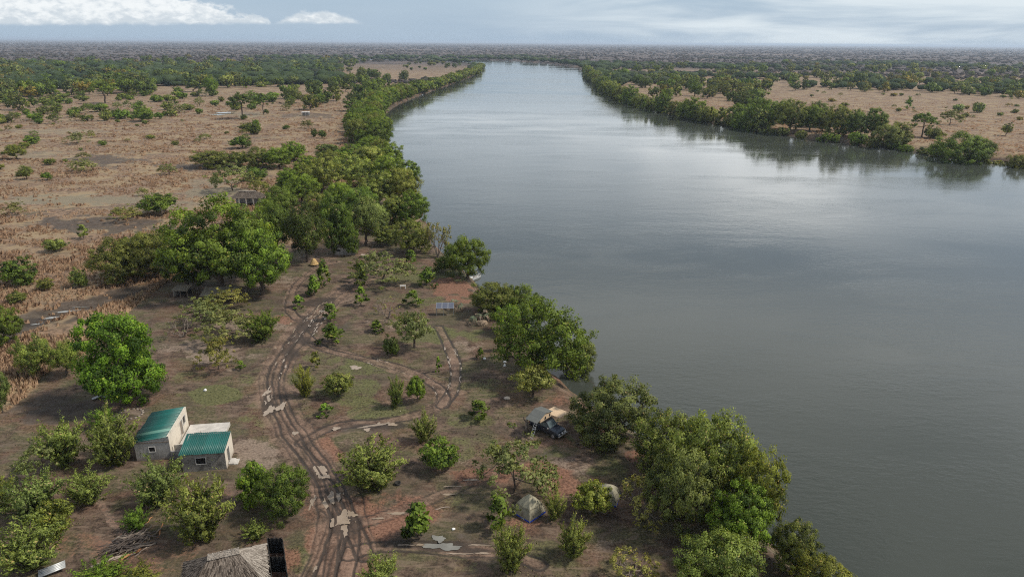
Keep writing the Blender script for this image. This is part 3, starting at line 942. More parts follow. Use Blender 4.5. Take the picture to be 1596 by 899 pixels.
plant('river1', 1108, 800, 150, 168, 'tall tree crowning the big bank thicket at the river bend', 'lime')
plant('river2', 1060, 836, 118, 150, 'dull olive tree on the camp side of the big bank thicket', 'grey')
plant('broad1', 1150, 880, 112, 132, 'fresh green tree at the lower right of the big bank thicket', 'bright')
plant('river0', 1165, 842, 110, 150, 'yellow green tree on the river side of the big bank thicket', 'yellow')
plant('river2', 1120, 950, 150, 122, 'pale green loose shrub at the bottom edge below the big bank thicket', (1.35, 1.32, 1.5))
plant('river3', 1240, 896, 88, 92, 'thin half bare tree over the water at the lower right', 'olive')
plant('river1', 1290, 948, 112, 84, 'yellow green bush cut by the bottom edge beside the water', 'yellow')

# ---- small trees and shrubs in the camp
plant('sparse0', 595, 444, 92, 50, 'low wide yellow-green thorn tree above the white bench', 'lime')
plant('thorn0', 830, 624, 76, 60, 'single flat thorn tree with dark trunk behind the parked vehicle', 'yellow')
plant('sparse2', 798, 780, 128, 84, 'sprawling thorn tree with thin branches above the near dome tent', 'lime')
plant('thorn1', 645, 545, 68, 62, 'round topped thorn tree with single trunk in the middle of the camp', 'lime')
plant('sparse0', 352, 532, 95, 46, 'wide thorn tree left of the rutted track, centre of its row', 'lime')
plant('spray1', 408, 532, 60, 56, 'olive green shrub tree right end of the row left of the track', 'green')
plant('sparse1', 312, 508, 72, 42, 'thorn tree left end of the row left of the track', 'lime')
plant('sparse2', 338, 578, 56, 50, 'small thorn tree standing below the row left of the track', 'yellow')
plant('sparse3', 350, 486, 64, 36, 'dark stemmed thorn tree in front of the flat roofed shelter', 'yellow')
plant('bare0', 283, 527, 48, 36, 'pale grey leafless shrub at the left end of the thorn tree row', 'grey')
plant('bare0', 604, 497, 50, 36, 'leafless brown shrub in the middle of the camp', 'yellow')
plant('bare1', 1000, 818, 92, 72, 'tangled half bare shrub beside the far tent', 'yellow')
plant('dome2', 924, 806, 72, 58, 'rounded olive shrub hiding the front of the far tent', 'yellow')
plant('spray0', 864, 812, 38, 52, 'bright feathery shrub right beside the near dome tent', 'lime')
plant('spray2', 894, 872, 54, 66, 'bright feathery shrub in the open below both tents', 'lime')
plant('spray3', 796, 894, 62, 80, 'light green feathery shrub below the near dome tent', 'lime')
plant('sapling1', 776, 828, 44, 58, 'green leafy sapling just left of the near dome tent', 'green')
plant('bare1', 985, 915, 90, 55, 'yellowish twiggy shrub at the bottom edge below the far tent', 'yellow')
plant('dome1', 683, 736, 66, 54, 'round dark green shrub in the middle below the loop track', 'green')
plant('spray2', 578, 765, 112, 88, 'broad light green shrub thicket right of the puddles', 'lime')
plant('spray0', 660, 690, 44, 52, 'feathery shrub just above the round dark green shrub', 'lime')
plant('sapling3', 652, 846, 60, 64, 'leafy sapling left of the grey puddle at the bottom', 'green')
plant('dome0', 395, 790, 58, 72, 'bright bush left half of the pair right of the small house', 'bright')
plant('river2', 440, 812, 92, 90, 'dark tangled bush right half of the pair beside the main track', 'deep', name='tangled_bush', cat='shrub')
plant('spray1', 397, 842, 44, 32, 'small green shrub above the thatched roof', 'lime')
plant('spray3', 310, 846, 104, 112, 'large light green shrub in front of the small house wing', 'lime')
plant('spray1', 246, 792, 88, 86, 'greyish green shrub in front of the main house wall', 'pale')
plant('spray0', 212, 828, 48, 42, 'low bright shrub between the firewood heap and the house shrubs', 'bright')
plant('spray2', 176, 728, 84, 98, 'tall light shrub at the left corner of the green-roofed house', 'lime')
plant('spray0', 160, 668, 50, 36, 'small bright shrub behind the left corner of the house', 'bright')
plant('spray3', 98, 728, 70, 84, 'light green shrub tree left of the tall corner shrub', 'lime')
plant('sparse2', 66, 740, 66, 50, 'loose pale shrub left of the light green shrub tree', 'lime')
plant('spray1', 136, 790, 70, 70, 'leafy shrub on the slope above the firewood heap', 'lime')
plant('spray3', 52, 818, 92, 92, 'tall feathery shrub at the left edge above the firewood', 'pale')
plant('dome0', 84, 836, 66, 60, 'dark yellow-green bush right of the tall shrubs at the left edge', 'yellow')
plant('spray2', 40, 892, 110, 90, 'wide bright shrub at the lower left edge', 'lime')
plant('spray0', 5, 800, 50, 70, 'shrub cut by the left edge above the firewood heap', 'yellow')
plant('spray1', 150, 918, 90, 44, 'bright shrub tops at the bottom edge left of the thatched roof', 'bright')
plant('spray2', 205, 922, 80, 40, 'yellow green shrub tops at the bottom edge beside the thatched roof', 'yellow')
plant('spray0', 590, 925, 76, 60, 'bright shrub cut by the bottom edge right of the main track', 'lime')
plant('spray0', 475, 620, 36, 56, 'upright feathery shrub right of the bend in the main track', 'yellow')
plant('dome1', 527, 620, 54, 42, 'rounded light green shrub inside the loop track', 'lime')
plant('spray1', 617, 636, 30, 54, 'slim light green shrub inside the loop, left of a pair', 'lime')
plant('dome2', 649, 628, 34, 44, 'dense bright green bush inside the loop, right of a pair', 'bright')
plant('sapling0', 508, 648, 30, 22, 'small leafy sapling below the rounded shrub in the loop', 'bright')
plant('sapling1', 746, 654, 40, 34, 'leafy sapling left of the parked vehicle', 'green')
plant('dome0', 610, 556, 30, 34, 'dark green bush left below the round topped thorn tree', 'dark')
plant('sapling2', 505, 446, 26, 42, 'upright sapling nearest the straw hut', 'green')
plant('sapling3', 490, 462, 28, 34, 'sapling on a reddish patch below the one nearest the straw hut', 'bright')
plant('sapling0', 467, 480, 26, 22, 'small low sapling at the fork of the tracks', 'bright')
plant('sapling1', 515, 500, 30, 30, 'leafy sapling above the churned wet stretch of track', 'green')
plant('sapling2', 518, 536, 42, 36, 'wide leafy sapling right of the churned wet stretch of track', 'green')
plant('sapling3', 563, 446, 24, 38, 'upright sapling left of the low wide thorn tree', 'green')
plant('sapling0', 562, 478, 28, 34, 'sapling below the low wide thorn tree with red soil round it', 'bright')
plant('sapling1', 643, 478, 32, 28, 'leafy sapling below the white bench', 'green')
plant('sapling2', 665, 446, 36, 32, 'leafy sapling near the red earth slope', 'green')
plant('sapling3', 586, 518, 28, 20, 'small leafy sapling left of the round topped thorn tree', 'green')
plant('sapling1', 492, 574, 20, 28, 'thin sapling beside the muddy fork of the loop', 'yellow')
plant('sapling0', 684, 582, 12, 28, 'thin bright sapling left of the curved double ruts', 'bright')
plant('sapling2', 749, 560, 14, 20, 'tiny sapling beside a white block near the river', 'green')
plant('sapling3', 776, 548, 18, 34, 'thin leaning sapling at the bank under the large spreading tree', 'olive')
plant('sapling0', 374, 576, 18, 16, 'tiny sapling right of the small thorn tree left of the track', 'bright')
plant('sapling1', 640, 412, 22, 24, 'dark leafy sapling just behind the low wide thorn tree', 'green')

# ---- shrubs and small trees of the dry plain on the left
plain = [
    ('feather0', 56, 588, 60, 74, 'light green airy tree at the plain edge, left of a pair', (1.6, 1.6, 1.7)), ('feather1', 102, 588, 52, 62, 'light green airy tree at the plain edge, right of a pair', (1.7, 1.6, 1.5)),
    ('river1', 8, 536, 62, 62, 'green bush cut by the left edge beside the dark gully', 'green'), ('feather0', 2, 645, 40, 78, 'light tree cut by the left edge above the bare dark ground', 'pale'),
    ('dome0', 28, 444, 62, 44, 'dark green bush left of the gully head', 'deep'), ('dome1', 70, 452, 28, 20, 'small olive bush right of the dark green bush at the gully', 'olive'), ('dome2', 26, 472, 32, 20, 'low olive bush below the dark green bush at the gully', 'olive'),
    ('dome0', 124, 448, 30, 32, 'greenish bush at the head of the gully', 'lime'), ('dome1', 86, 392, 38, 22, 'light green bush in pale grass on the plain', 'lime'), ('sapling1', 130, 372, 20, 24, 'slim light green shrub on the plain above the gully', 'lime'),
    ('dome2', 246, 334, 64, 36, 'dark green thorn tree with grey base above the big green clump', 'green'), ('sparse0', 192, 344, 46, 22, 'flat yellow-green thorn tree by the footpath end', 'yellow'),
    ('sparse2', 22, 334, 32, 18, 'flat dark thorn tree standing on the footpath at the left edge', 'olive'), ('feather1', 42, 280, 22, 24, 'slim pale green tree on the plain', 'lime'), ('dome2', 73, 281, 18, 13, 'small vivid green bush on the plain', 'bright'),
    ('sparse3', 126, 268, 40, 18, 'flat spreading bush along the dark streak on the plain', 'lime'), ('sparse0', 263, 272, 28, 16, 'small flat thorn tree below the hedge of dark bushes', 'lime'), ('sparse1', 222, 306, 18, 12, 'tiny thorn tree above the dark green thorn tree', 'lime'),
    ('dome0', 50, 224, 28, 14, 'bright low bush on the far left plain', 'bright'), ('sparse2', 120, 224, 32, 16, 'spreading yellowish bush on the plain, upper left', 'lime'), ('feather1', 26, 248, 34, 26, 'yellowish bushy tree at the upper left plain', 'yellow'),
    ('sparse3', 362, 298, 60, 40, 'large flat yellow-green thorn tree above the thatched lodge', 'lime'), ('sparse1', 402, 305, 34, 26, 'umbrella shaped thorn tree right behind the thatched lodge', 'yellow'), ('dome1', 400, 282, 38, 22, 'dark bush right of the large flat thorn tree', 'deep'),
    ('dome2', 376, 232, 38, 20, 'dark green bush of the plain above the hedge', 'deep'), ('dome0', 396, 210, 26, 18, 'small dark bush behind the plain hedge', 'dark'), ('dome1', 384, 205, 24, 14, 'olive bush left of the small dark bush on the plain', 'olive'),
    ('river0', 335, 260, 76, 30, 'olive bush at the left end of the hedge across the plain', 'olive'), ('dome2', 372, 260, 40, 24, 'second bush of the hedge across the plain', 'olive'), ('river1', 402, 262, 52, 34, 'third bush of the hedge across the plain', 'olive'),
    ('river2', 434, 262, 54, 36, 'fourth bush of the hedge across the plain', 'green'), ('river3', 458, 252, 42, 34, 'bright green bush at the right end of the hedge', 'bright'),
    ('umbrella0', 378, 186, 42, 38, 'umbrella shaped acacia standing alone beside the pale waterhole', 'dark'), ('umbrella1', 411, 179, 27, 30, 'smaller umbrella acacia right of the one at the waterhole', 'deep'), ('dome0', 380, 187, 13, 8, 'dark bush at the foot of the umbrella acacia', 'dark'), ('dome2', 415, 178, 10, 8, 'dark bush at the foot of the smaller umbrella acacia', 'dark'),
    ('dome1', 222, 190, 36, 20, 'wide green bush in front of the left woodland', 'green'), ('dome2', 248, 186, 16, 11, 'vivid small bush right of the wide green bush', 'bright'), ('umbrella1', 164, 162, 44, 32, 'broad rounded tree at the front of the left woodland', 'green'),
    ('feather0', 330, 150, 25, 34, 'tall tree with pale trunk at the woodland front', 'bright'), ('mid0', 28, 172, 36, 30, 'full olive tree at the far left of the plain', 'olive'), ('mid2', 53, 168, 16, 20, 'narrow dark tree right of the full olive tree', 'dark'),
    ('dome0', 490, 214, 12, 14, 'small dark bush by the river trees on the plain', 'dark'), ('dome1', 502, 216, 14, 13, 'second small dark bush by the river trees on the plain', 'dark'), ('sparse0', 480, 200, 20, 12, 'small thorn bush on the pale grass near the river trees', 'olive'),
    ('sparse1', 446, 172, 16, 10, 'tiny thorn tree between the acacias and the river trees', 'olive'), ('dome2', 400, 202, 14, 16, 'green shrub below the smaller umbrella acacia', 'bright'),
]
for k, x, y, w, h, lab, tint in plain:
    plant(k, x, y, w, h, lab, tint)

# ---- the thicket between camp and river bend
thick = [(438, 338, 62, 52, 'deep'), (470, 318, 64, 52, 'green'), (452, 300, 50, 40, 'green'), (500, 300, 74, 58, 'olive'), (530, 335, 62, 56, 'green'), (562, 345, 66, 60, 'deep'), (590, 322, 68, 60, 'lime'), (546, 292, 76, 56, 'lime'),
         (598, 290, 70, 54, 'green'), (628, 320, 66, 64, 'olive'), (642, 352, 66, 58, 'green'), (615, 352, 50, 50, 'olive'), (575, 268, 62, 44, 'lime'), (510, 270, 60, 38, 'olive'), (480, 276, 50, 36, 'green'), (606, 262, 52, 42, 'green'), (632, 288, 50, 48, 'deep'), (545, 254, 56, 32, 'green'),
         (575, 240, 50, 30, 'green'), (512, 250, 46, 28, 'grey'), (594, 245, 36, 30, 'olive'), (420, 348, 40, 42, 'green'), (500, 345, 50, 50, 'olive'), (585, 358, 44, 44, 'pale')]
thick.sort()
for i, (x, y, w, h, tint) in enumerate(thick):
    depth = 'front' if y > 330 else 'back' if y < 275 else 'middle'
    kk = ('river0', 'river1', 'full0', 'river2', 'broad1', 'river3')[i % 6]
    plant(kk, x, y, w, h, f'{tint if tint not in G or tint in ("olive", "lime", "pale", "grey") else tint + " coloured"} tree in the {depth} of the river bend thicket, {ordinal(i + 1)} from the left', tuple(c * 1.2 for c in G[tint]), 'trees of the river bend thicket')

# ---- trees in a line along the far part of the left bank and along the right bank
def bank_row(line, spacing, hs, side, lab, group, seed, tints, kinds, ws=1.0, rows=1, back=0.0):
    rs = random.Random(seed)
    pts = pxline(line, WATER_Z)
    out = []
    for r in range(rows):
        carry = rs.random() * spacing
        for (ax, ay), (bx, by) in zip(pts, pts[1:]):
            L = math.hypot(bx - ax, by - ay)
            nx, ny = -(by - ay) / L * side, (bx - ax) / L * side
            while carry < L:
                t = carry / L
                off = .9 + rs.random() * 2.2 + r * back * (.7 + .6 * rs.random())
                X, Y = ax + (bx - ax) * t + nx * off, ay + (by - ay) * t + ny * off
                h = rs.uniform(*hs) * (1 if r == 0 else .9)
                out.append((X, Y, h, h * rs.uniform(.95, 1.4) * ws))
                carry += spacing * rs.uniform(.6, 1.5)
            carry -= L
    for i, (X, Y, h, w) in enumerate(out):
        plant_at(rs.choice(kinds), X, Y, w, h, lab(i, len(out)), rs.choice(tints), group)


RIV = ['river0', 'river1', 'river2', 'river3']
MID = ['mid0', 'mid1', 'mid2', 'mid3', 'mid4', 'mid5']
bank_row([(598, 236), (588, 212), (588, 190), (602, 172), (634, 156)], 7, (8, 14), 1, lambda i, n: f'riverside tree on the left bank past the bend, {ordinal(i + 1)} from the thicket', 'left bank trees past the bend', 11, ['green', 'olive', 'lime', 'deep', 'green'], RIV, rows=2, back=8)
bank_row([(634, 156), (676, 141), (712, 129), (744, 116), (752, 106)], 8.5, (7, 13), 1, lambda i, n: f'riverside tree on the left spit of land, {ordinal(i + 1)} counting away from the camp', 'trees along the left spit', 12, ['olive', 'lime', 'green', 'lime'], ['mid0', 'mid1', 'mid3', 'mid4', 'river0'], ws=1.2, rows=1)
far_right = [
    ('river0', 1590, 252, 44, 34, 'bush on the right bank cut by the right edge', 'olive'), ('river1', 1500, 243, 96, 58, 'largest dark green tree on the right bank, beside the bare red bank', 'deep'), ('umbrella0', 1437, 214, 38, 36, 'small umbrella tree on the right bank left of the bare red bank', 'deep'),
    ('river2', 1384, 224, 50, 42, 'greyish thin tree on the right bank', 'grey'), ('river3', 1360, 214, 44, 46, 'dark tree on the right bank left of the greyish thin tree', 'deep'), ('river0', 1308, 212, 52, 50, 'spreading olive tree on the right bank', 'olive'), ('river1', 1335, 196, 28, 26, 'tree just behind the right bank row', 'green'),
    ('river2', 1262, 204, 44, 42, 'bushy green tree on the right bank near the reflection gap', 'green'), ('river3', 1232, 203, 60, 50, 'wide rounded olive tree on the right bank', 'olive'), ('river1', 1192, 198, 58, 44, 'wide rounded dark tree on the right bank', 'deep'), ('river0', 1150, 190, 40, 30, 'low bush between wide trees on the right bank', 'green'),
    ('sapling2', 1415, 172, 14, 20, 'single bright upright tree on the right meadow', 'bright'), ('mid3', 1492, 177, 18, 15, 'pale bush on the right meadow', 'pale'), ('mid5', 1524, 176, 18, 16, 'pale green bush on the right meadow near the edge', 'pale'), ('mid2', 1568, 212, 20, 22, 'brownish small tree on the right meadow by the edge', 'olive'), ('sparse2', 1480, 195, 34, 20, 'grey spreading bush above the large dark bank tree', 'olive'),
    ('mid1', 1406, 225, 30, 18, 'low bush at the foot of the greyish thin tree', 'grey'), ('mid5', 1455, 216, 30, 18, 'low bush right of the small umbrella tree', 'olive'), ('mid4', 1548, 246, 40, 20, 'low bush right of the largest dark bank tree', 'olive'),
]
for k, x, y, w, h, lab, tint in far_right:
    plant(k, x, y, w, h, lab, tint)
bank_row([(1190, 206), (1100, 190), (1020, 172), (975, 160), (950, 146), (922, 124), (914, 112)], 9.5, (7, 17), 1, lambda i, n: f'riverside tree on the right bank, {ordinal(i + 1)} upstream of the wide rounded dark tree', 'right bank trees', 13, ['green', 'olive', 'deep', 'lime', 'olive'], RIV + ['mid0', 'mid4'], rows=1)


TINT_WORD = {'green': 'mid green', 'bright': 'bright green', 'lime': 'yellow-green', 'olive': 'olive', 'grey': 'grey-green', 'dark': 'dark', 'yellow': 'yellowish', 'brown': 'brownish', 'deep': 'deep green', 'pale': 'pale green'}


def scatter(n, poly, hs, kinds, tints, group, what, where, name, cat, rows, seed, mind=6.0, wide=1.15, thin=.36):
    """country too wide to list by hand: trees spread over it, told apart by colour, row (near to far) and order from the left"""
    rs = random.Random(seed)
    W = [P(a, b)[:2] for a, b in poly]
    xs, ys = [a for a, _ in poly], [b for _, b in poly]
    done, tries = [], 0
    while len(done) < n and tries < n * 80:
        tries += 1
        px = rs.uniform(min(xs), max(xs))
        py = rs.uniform(min(ys), max(ys))
        X, Y, m = P(px, py)
        if not inside(np.array([X]), np.array([Y]), W)[0]:
            continue
        if river_sd(np.array([X]), np.array([Y]))[0] < 8:
            continue
        if fbm(np.array([X / 60]), np.array([Y / 60]), 91, 3)[0] < thin:
            continue
        if any((X - d[0]) ** 2 + (Y - d[1]) ** 2 < (mind * max(1, m * 2.2)) ** 2 for d in done):
            continue
        done.append((X, Y, px, py, rs.uniform(*hs), rs.uniform(.85, 1.35), rs.choice(kinds), rs.choice(tints)))
    done.sort(key=lambda d: -d[3])
    per = max(1, -(-len(done) // rows))
    words = ['front row', 'second row', 'third row', 'fourth row', 'fifth row', 'sixth row', 'seventh row', 'rearmost row']
    for r in range(rows):
        row = sorted(done[r * per:(r + 1) * per], key=lambda d: d[2])
        for i, (X, Y, px, py, h, k, kind, tint) in enumerate(row):
            lab = f'{TINT_WORD[tint]} {what} {where}, {words[r] + ", " if rows > 1 else ""}{ordinal(i + 1)} from the left'
            plant_at(kind, X, Y, h * wide * k, h, lab, tint, group, z=0.0, name=name, cat=cat)


WOOD = ['green', 'deep', 'olive', 'dark', 'lime', 'olive', 'brown', 'grey']
scatter(270, [(-30, 98), (-30, 160), (110, 152), (300, 148), (430, 138), (540, 122), (590, 108), (560, 92), (300, 92)], (9, 16), MID, WOOD, 'trees of the left woodland', 'tree', 'in the left woodland', 'woodland_tree', 'tree', 8, 21, 6.5)
scatter(110, [(-30, 150), (-30, 198), (180, 190), (330, 178), (470, 162), (540, 130), (420, 132), (200, 146)], (3, 6.5), ['mid1', 'mid3', 'mid5', 'dome0', 'sparse1'], ['lime', 'green', 'bright', 'olive', 'lime'], 'bushes fringing the left woodland', 'low bush', 'fringing the left woodland', 'fringe_bush', 'bush', 4, 22, 5, 1.6)
scatter(34, [(440, 150), (520, 200), (560, 190), (590, 150), (640, 128), (560, 112)], (8, 14), MID + RIV, ['green', 'olive', 'deep', 'dark'], 'trees behind the left bank', 'tree', 'between dry plain and left bank row', 'plain_edge_tree', 'tree', 2, 23, 6)
scatter(230, [(1000, 112), (1030, 156), (1120, 146), (1280, 142), (1420, 146), (1640, 158), (1640, 104), (1300, 99), (960, 100)], (8, 14), MID, WOOD, 'trees of the right belt', 'tree', 'in the green belt across the river', 'belt_tree', 'tree', 7, 24, 7)
scatter(40, [(1150, 150), (1220, 165), (1640, 200), (1640, 150), (1300, 140)], (1.5, 3.2), ['mid3', 'mid5', 'sparse0'], ['olive', 'lime', 'olive', 'brown'], 'bushes dotted over the right meadow', 'small bush', 'on the dry right meadow', 'meadow_bush', 'bush', 2, 25, 5, 1.7)
scatter(34, [(-20, 190), (-20, 300), (200, 240), (420, 215), (480, 190), (300, 186)], (1.2, 2.8), ['dome0', 'dome1', 'sparse0', 'sparse3'], ['lime', 'olive', 'green', 'yellow'], 'bushes dotted over the left plain', 'small bush', 'dotted over the dry left plain', 'plain_bush', 'bush', 2, 26, 6, 1.7)
scatter(22, [(620, 100), (640, 112), (735, 104), (735, 99), (660, 98)], (4, 9), MID, ['green', 'olive', 'dark'], 'bushes on the far spit', 'bush', 'on the far spit', 'spit_bush', 'bush', 2, 27, 8, 1.3)


bank_row([(1470, 243), (1400, 233), (1300, 222), (1190, 207)], 9, (4, 8), 1, lambda i, n: f'low bank bush under the right bank trees, {ordinal(i + 1)} from the largest dark tree', 'low bushes under the right bank trees', 14, ['olive', 'deep', 'grey', 'green'], ['mid1', 'mid3', 'mid4', 'river2'], ws=1.2)


bank_row([(1190, 206), (1100, 190), (1020, 172), (975, 160), (950, 146), (922, 124), (914, 112)], 13, (2.5, 5), 1, lambda i, n: f'low waterside bush on the right bank, {ordinal(i + 1)} upstream of the wide rounded dark tree', 'low waterside bushes on the right bank', 15, ['olive', 'deep', 'green'], ['mid1', 'mid3', 'mid5'], ws=1.4)
bank_row([(588, 190), (602, 172), (634, 156), (676, 141), (712, 129), (744, 116), (752, 106)], 14, (2.5, 5), 1, lambda i, n: f'low waterside bush on the left bank, {ordinal(i + 1)} past the moored boats' if i > 1 else f'low waterside bush by the moored boats, {ordinal(i + 1)} of two', 'low waterside bushes on the left bank', 16, ['olive', 'lime', 'green'], ['mid1', 'mid3', 'mid5'], ws=1.4)


scatter(46, [(932, 112), (962, 142), (1040, 162), (1140, 168), (1190, 178), (1200, 150), (1130, 128), (1040, 112)], (9, 15), MID + ['river1', 'river3'], ['deep', 'olive', 'dark', 'green'], 'trees behind the right bank row', 'tree', 'just behind the right bank row', 'bank_wood_tree', 'tree', 3, 28, 7, 1.2, .3)
for i, (x, y, w, h, k, tint) in enumerate(((1180, 188, 44, 36, 'river2', 'dark'), (1215, 192, 44, 38, 'river0', 'deep'), (1275, 198, 46, 40, 'river1', 'dark'), (1290, 206, 40, 34, 'river3', 'olive'), (1330, 214, 42, 40, 'river2', 'dark'), (1400, 222, 44, 34, 'river0', 'olive'), (1530, 240, 44, 32, 'river3', 'deep'))):
    plant(k, x, y, w, h, f'dark filler tree in the right bank row, {ordinal(i + 1)} from the left of seven', tint, 'filler trees in the right bank row')


def far_mass():
    """woodland too far off to tell the trees apart: one mass of leafy lumps out to the horizon"""
    rng = np.random.default_rng(77)
    V, Q, T = [], [], []
    t = (1 + 5 ** .5) / 2
    ico = np.array([(-1, t, 0), (1, t, 0), (-1, -t, 0), (1, -t, 0), (0, -1, t), (0, 1, t), (0, -1, -t), (0, 1, -t), (t, 0, -1), (t, 0, 1), (-t, 0, -1), (-t, 0, 1)]) / 1.9
    fc = np.array([(0, 11, 5), (0, 5, 1), (0, 1, 7), (0, 7, 10), (0, 10, 11), (1, 5, 9), (5, 11, 4), (11, 10, 2), (10, 7, 6), (7, 1, 8), (3, 9, 4), (3, 4, 2), (3, 2, 6), (3, 6, 8), (3, 8, 9), (4, 9, 5), (2, 4, 11), (6, 2, 10), (8, 6, 7), (9, 8, 1)])
    n = 31000
    r = 850 * np.exp(rng.random(n) * 2.6)
    a = np.radians(rng.uniform(-46, 46, n))
    x, y = r * np.sin(a), r * np.cos(a)
    sd = river_sd(x, y)
    dens = fbm(x / 160, y / 160, 15, 3)
    grn = fbm(x / 420, y / 300, 17, 3)
    left = x < -.22 * y
    right_meadow = (x > 130) & (r < 900)
    spit = (x < -60) & (x > -.24 * y) & (r < 1750) & (y > 900) & (sd > 14)
    belt = np.exp(-((sd - 20) / 30.) ** 2)
    keep = (sd > 6) & ~right_meadow & ~spit & (rng.random(n) < np.clip((dens - .3) * 3.2 + belt + .6 * left * (r < 2400), 0, 1))
    x, y, r, grn, belt, left, dens = x[keep], y[keep], r[keep], grn[keep], belt[keep], left[keep], dens[keep]
    n = len(x)
    lush = np.clip(((grn - .46) * 5 + belt * 1.2) * sstep(3200, 1600, r) + left * sstep(2100, 1300, r) * .9 + (x > 0) * sstep(1350, 1000, r), 0, 1)
    h = (2.6 + 3.4 * rng.random(n)) * (1 + 1.3 * lush)
    w = h * (.85 + .8 * rng.random(n)) * (1 + sstep(1500, 6000, r) * 2.0)
    S = np.stack([w, w, h * .62], 1)
    jit = 1 + rng.normal(size=(n, 12, 1)) * .22
    VV = ico[None] * jit * S[:, None, :] * .62 + np.stack([x, y, h * .42], 1)[:, None, :]
    QQ = fc[None] + (np.arange(n) * 12)[:, None, None]
    me = mesh_np('far_woodland', VV.reshape(-1, 3), QQ.reshape(-1, 3), [], True)
    fattr(me, 'lush', np.repeat(lush, 12))
    fattr(me, 'tint', np.repeat(rng.random(n), 12))
    m, q = material('far_woodland')
    l = q.n('ShaderNodeAttribute', attribute_name='lush').outputs['Fac']
    ti = q.n('ShaderNodeAttribute', attribute_name='tint').outputs['Fac']
    nz = q.noise(q.pos(), .9, 3, .7)
    ti = q.math('ADD', q.math('MULTIPLY', ti, .6), q.math('MULTIPLY', nz, .4))
    dry = q.mix(ti, (.045, .04, .038), (.11, .088, .078))
    gr = q.mix(ti, (.022, .038, .014), (.062, .085, .032))
    q.out(q.bsdf(q.mix(l, dry, gr), .9, q.bump(nz, 1.0, 1.0), Specular_IOR_Level=.1))
    me.materials.append(m)
    link('far_woodland', me, label='far woodland and leafless bush reaching to the horizon', cat='woodland', kind='stuff')


far_mass()


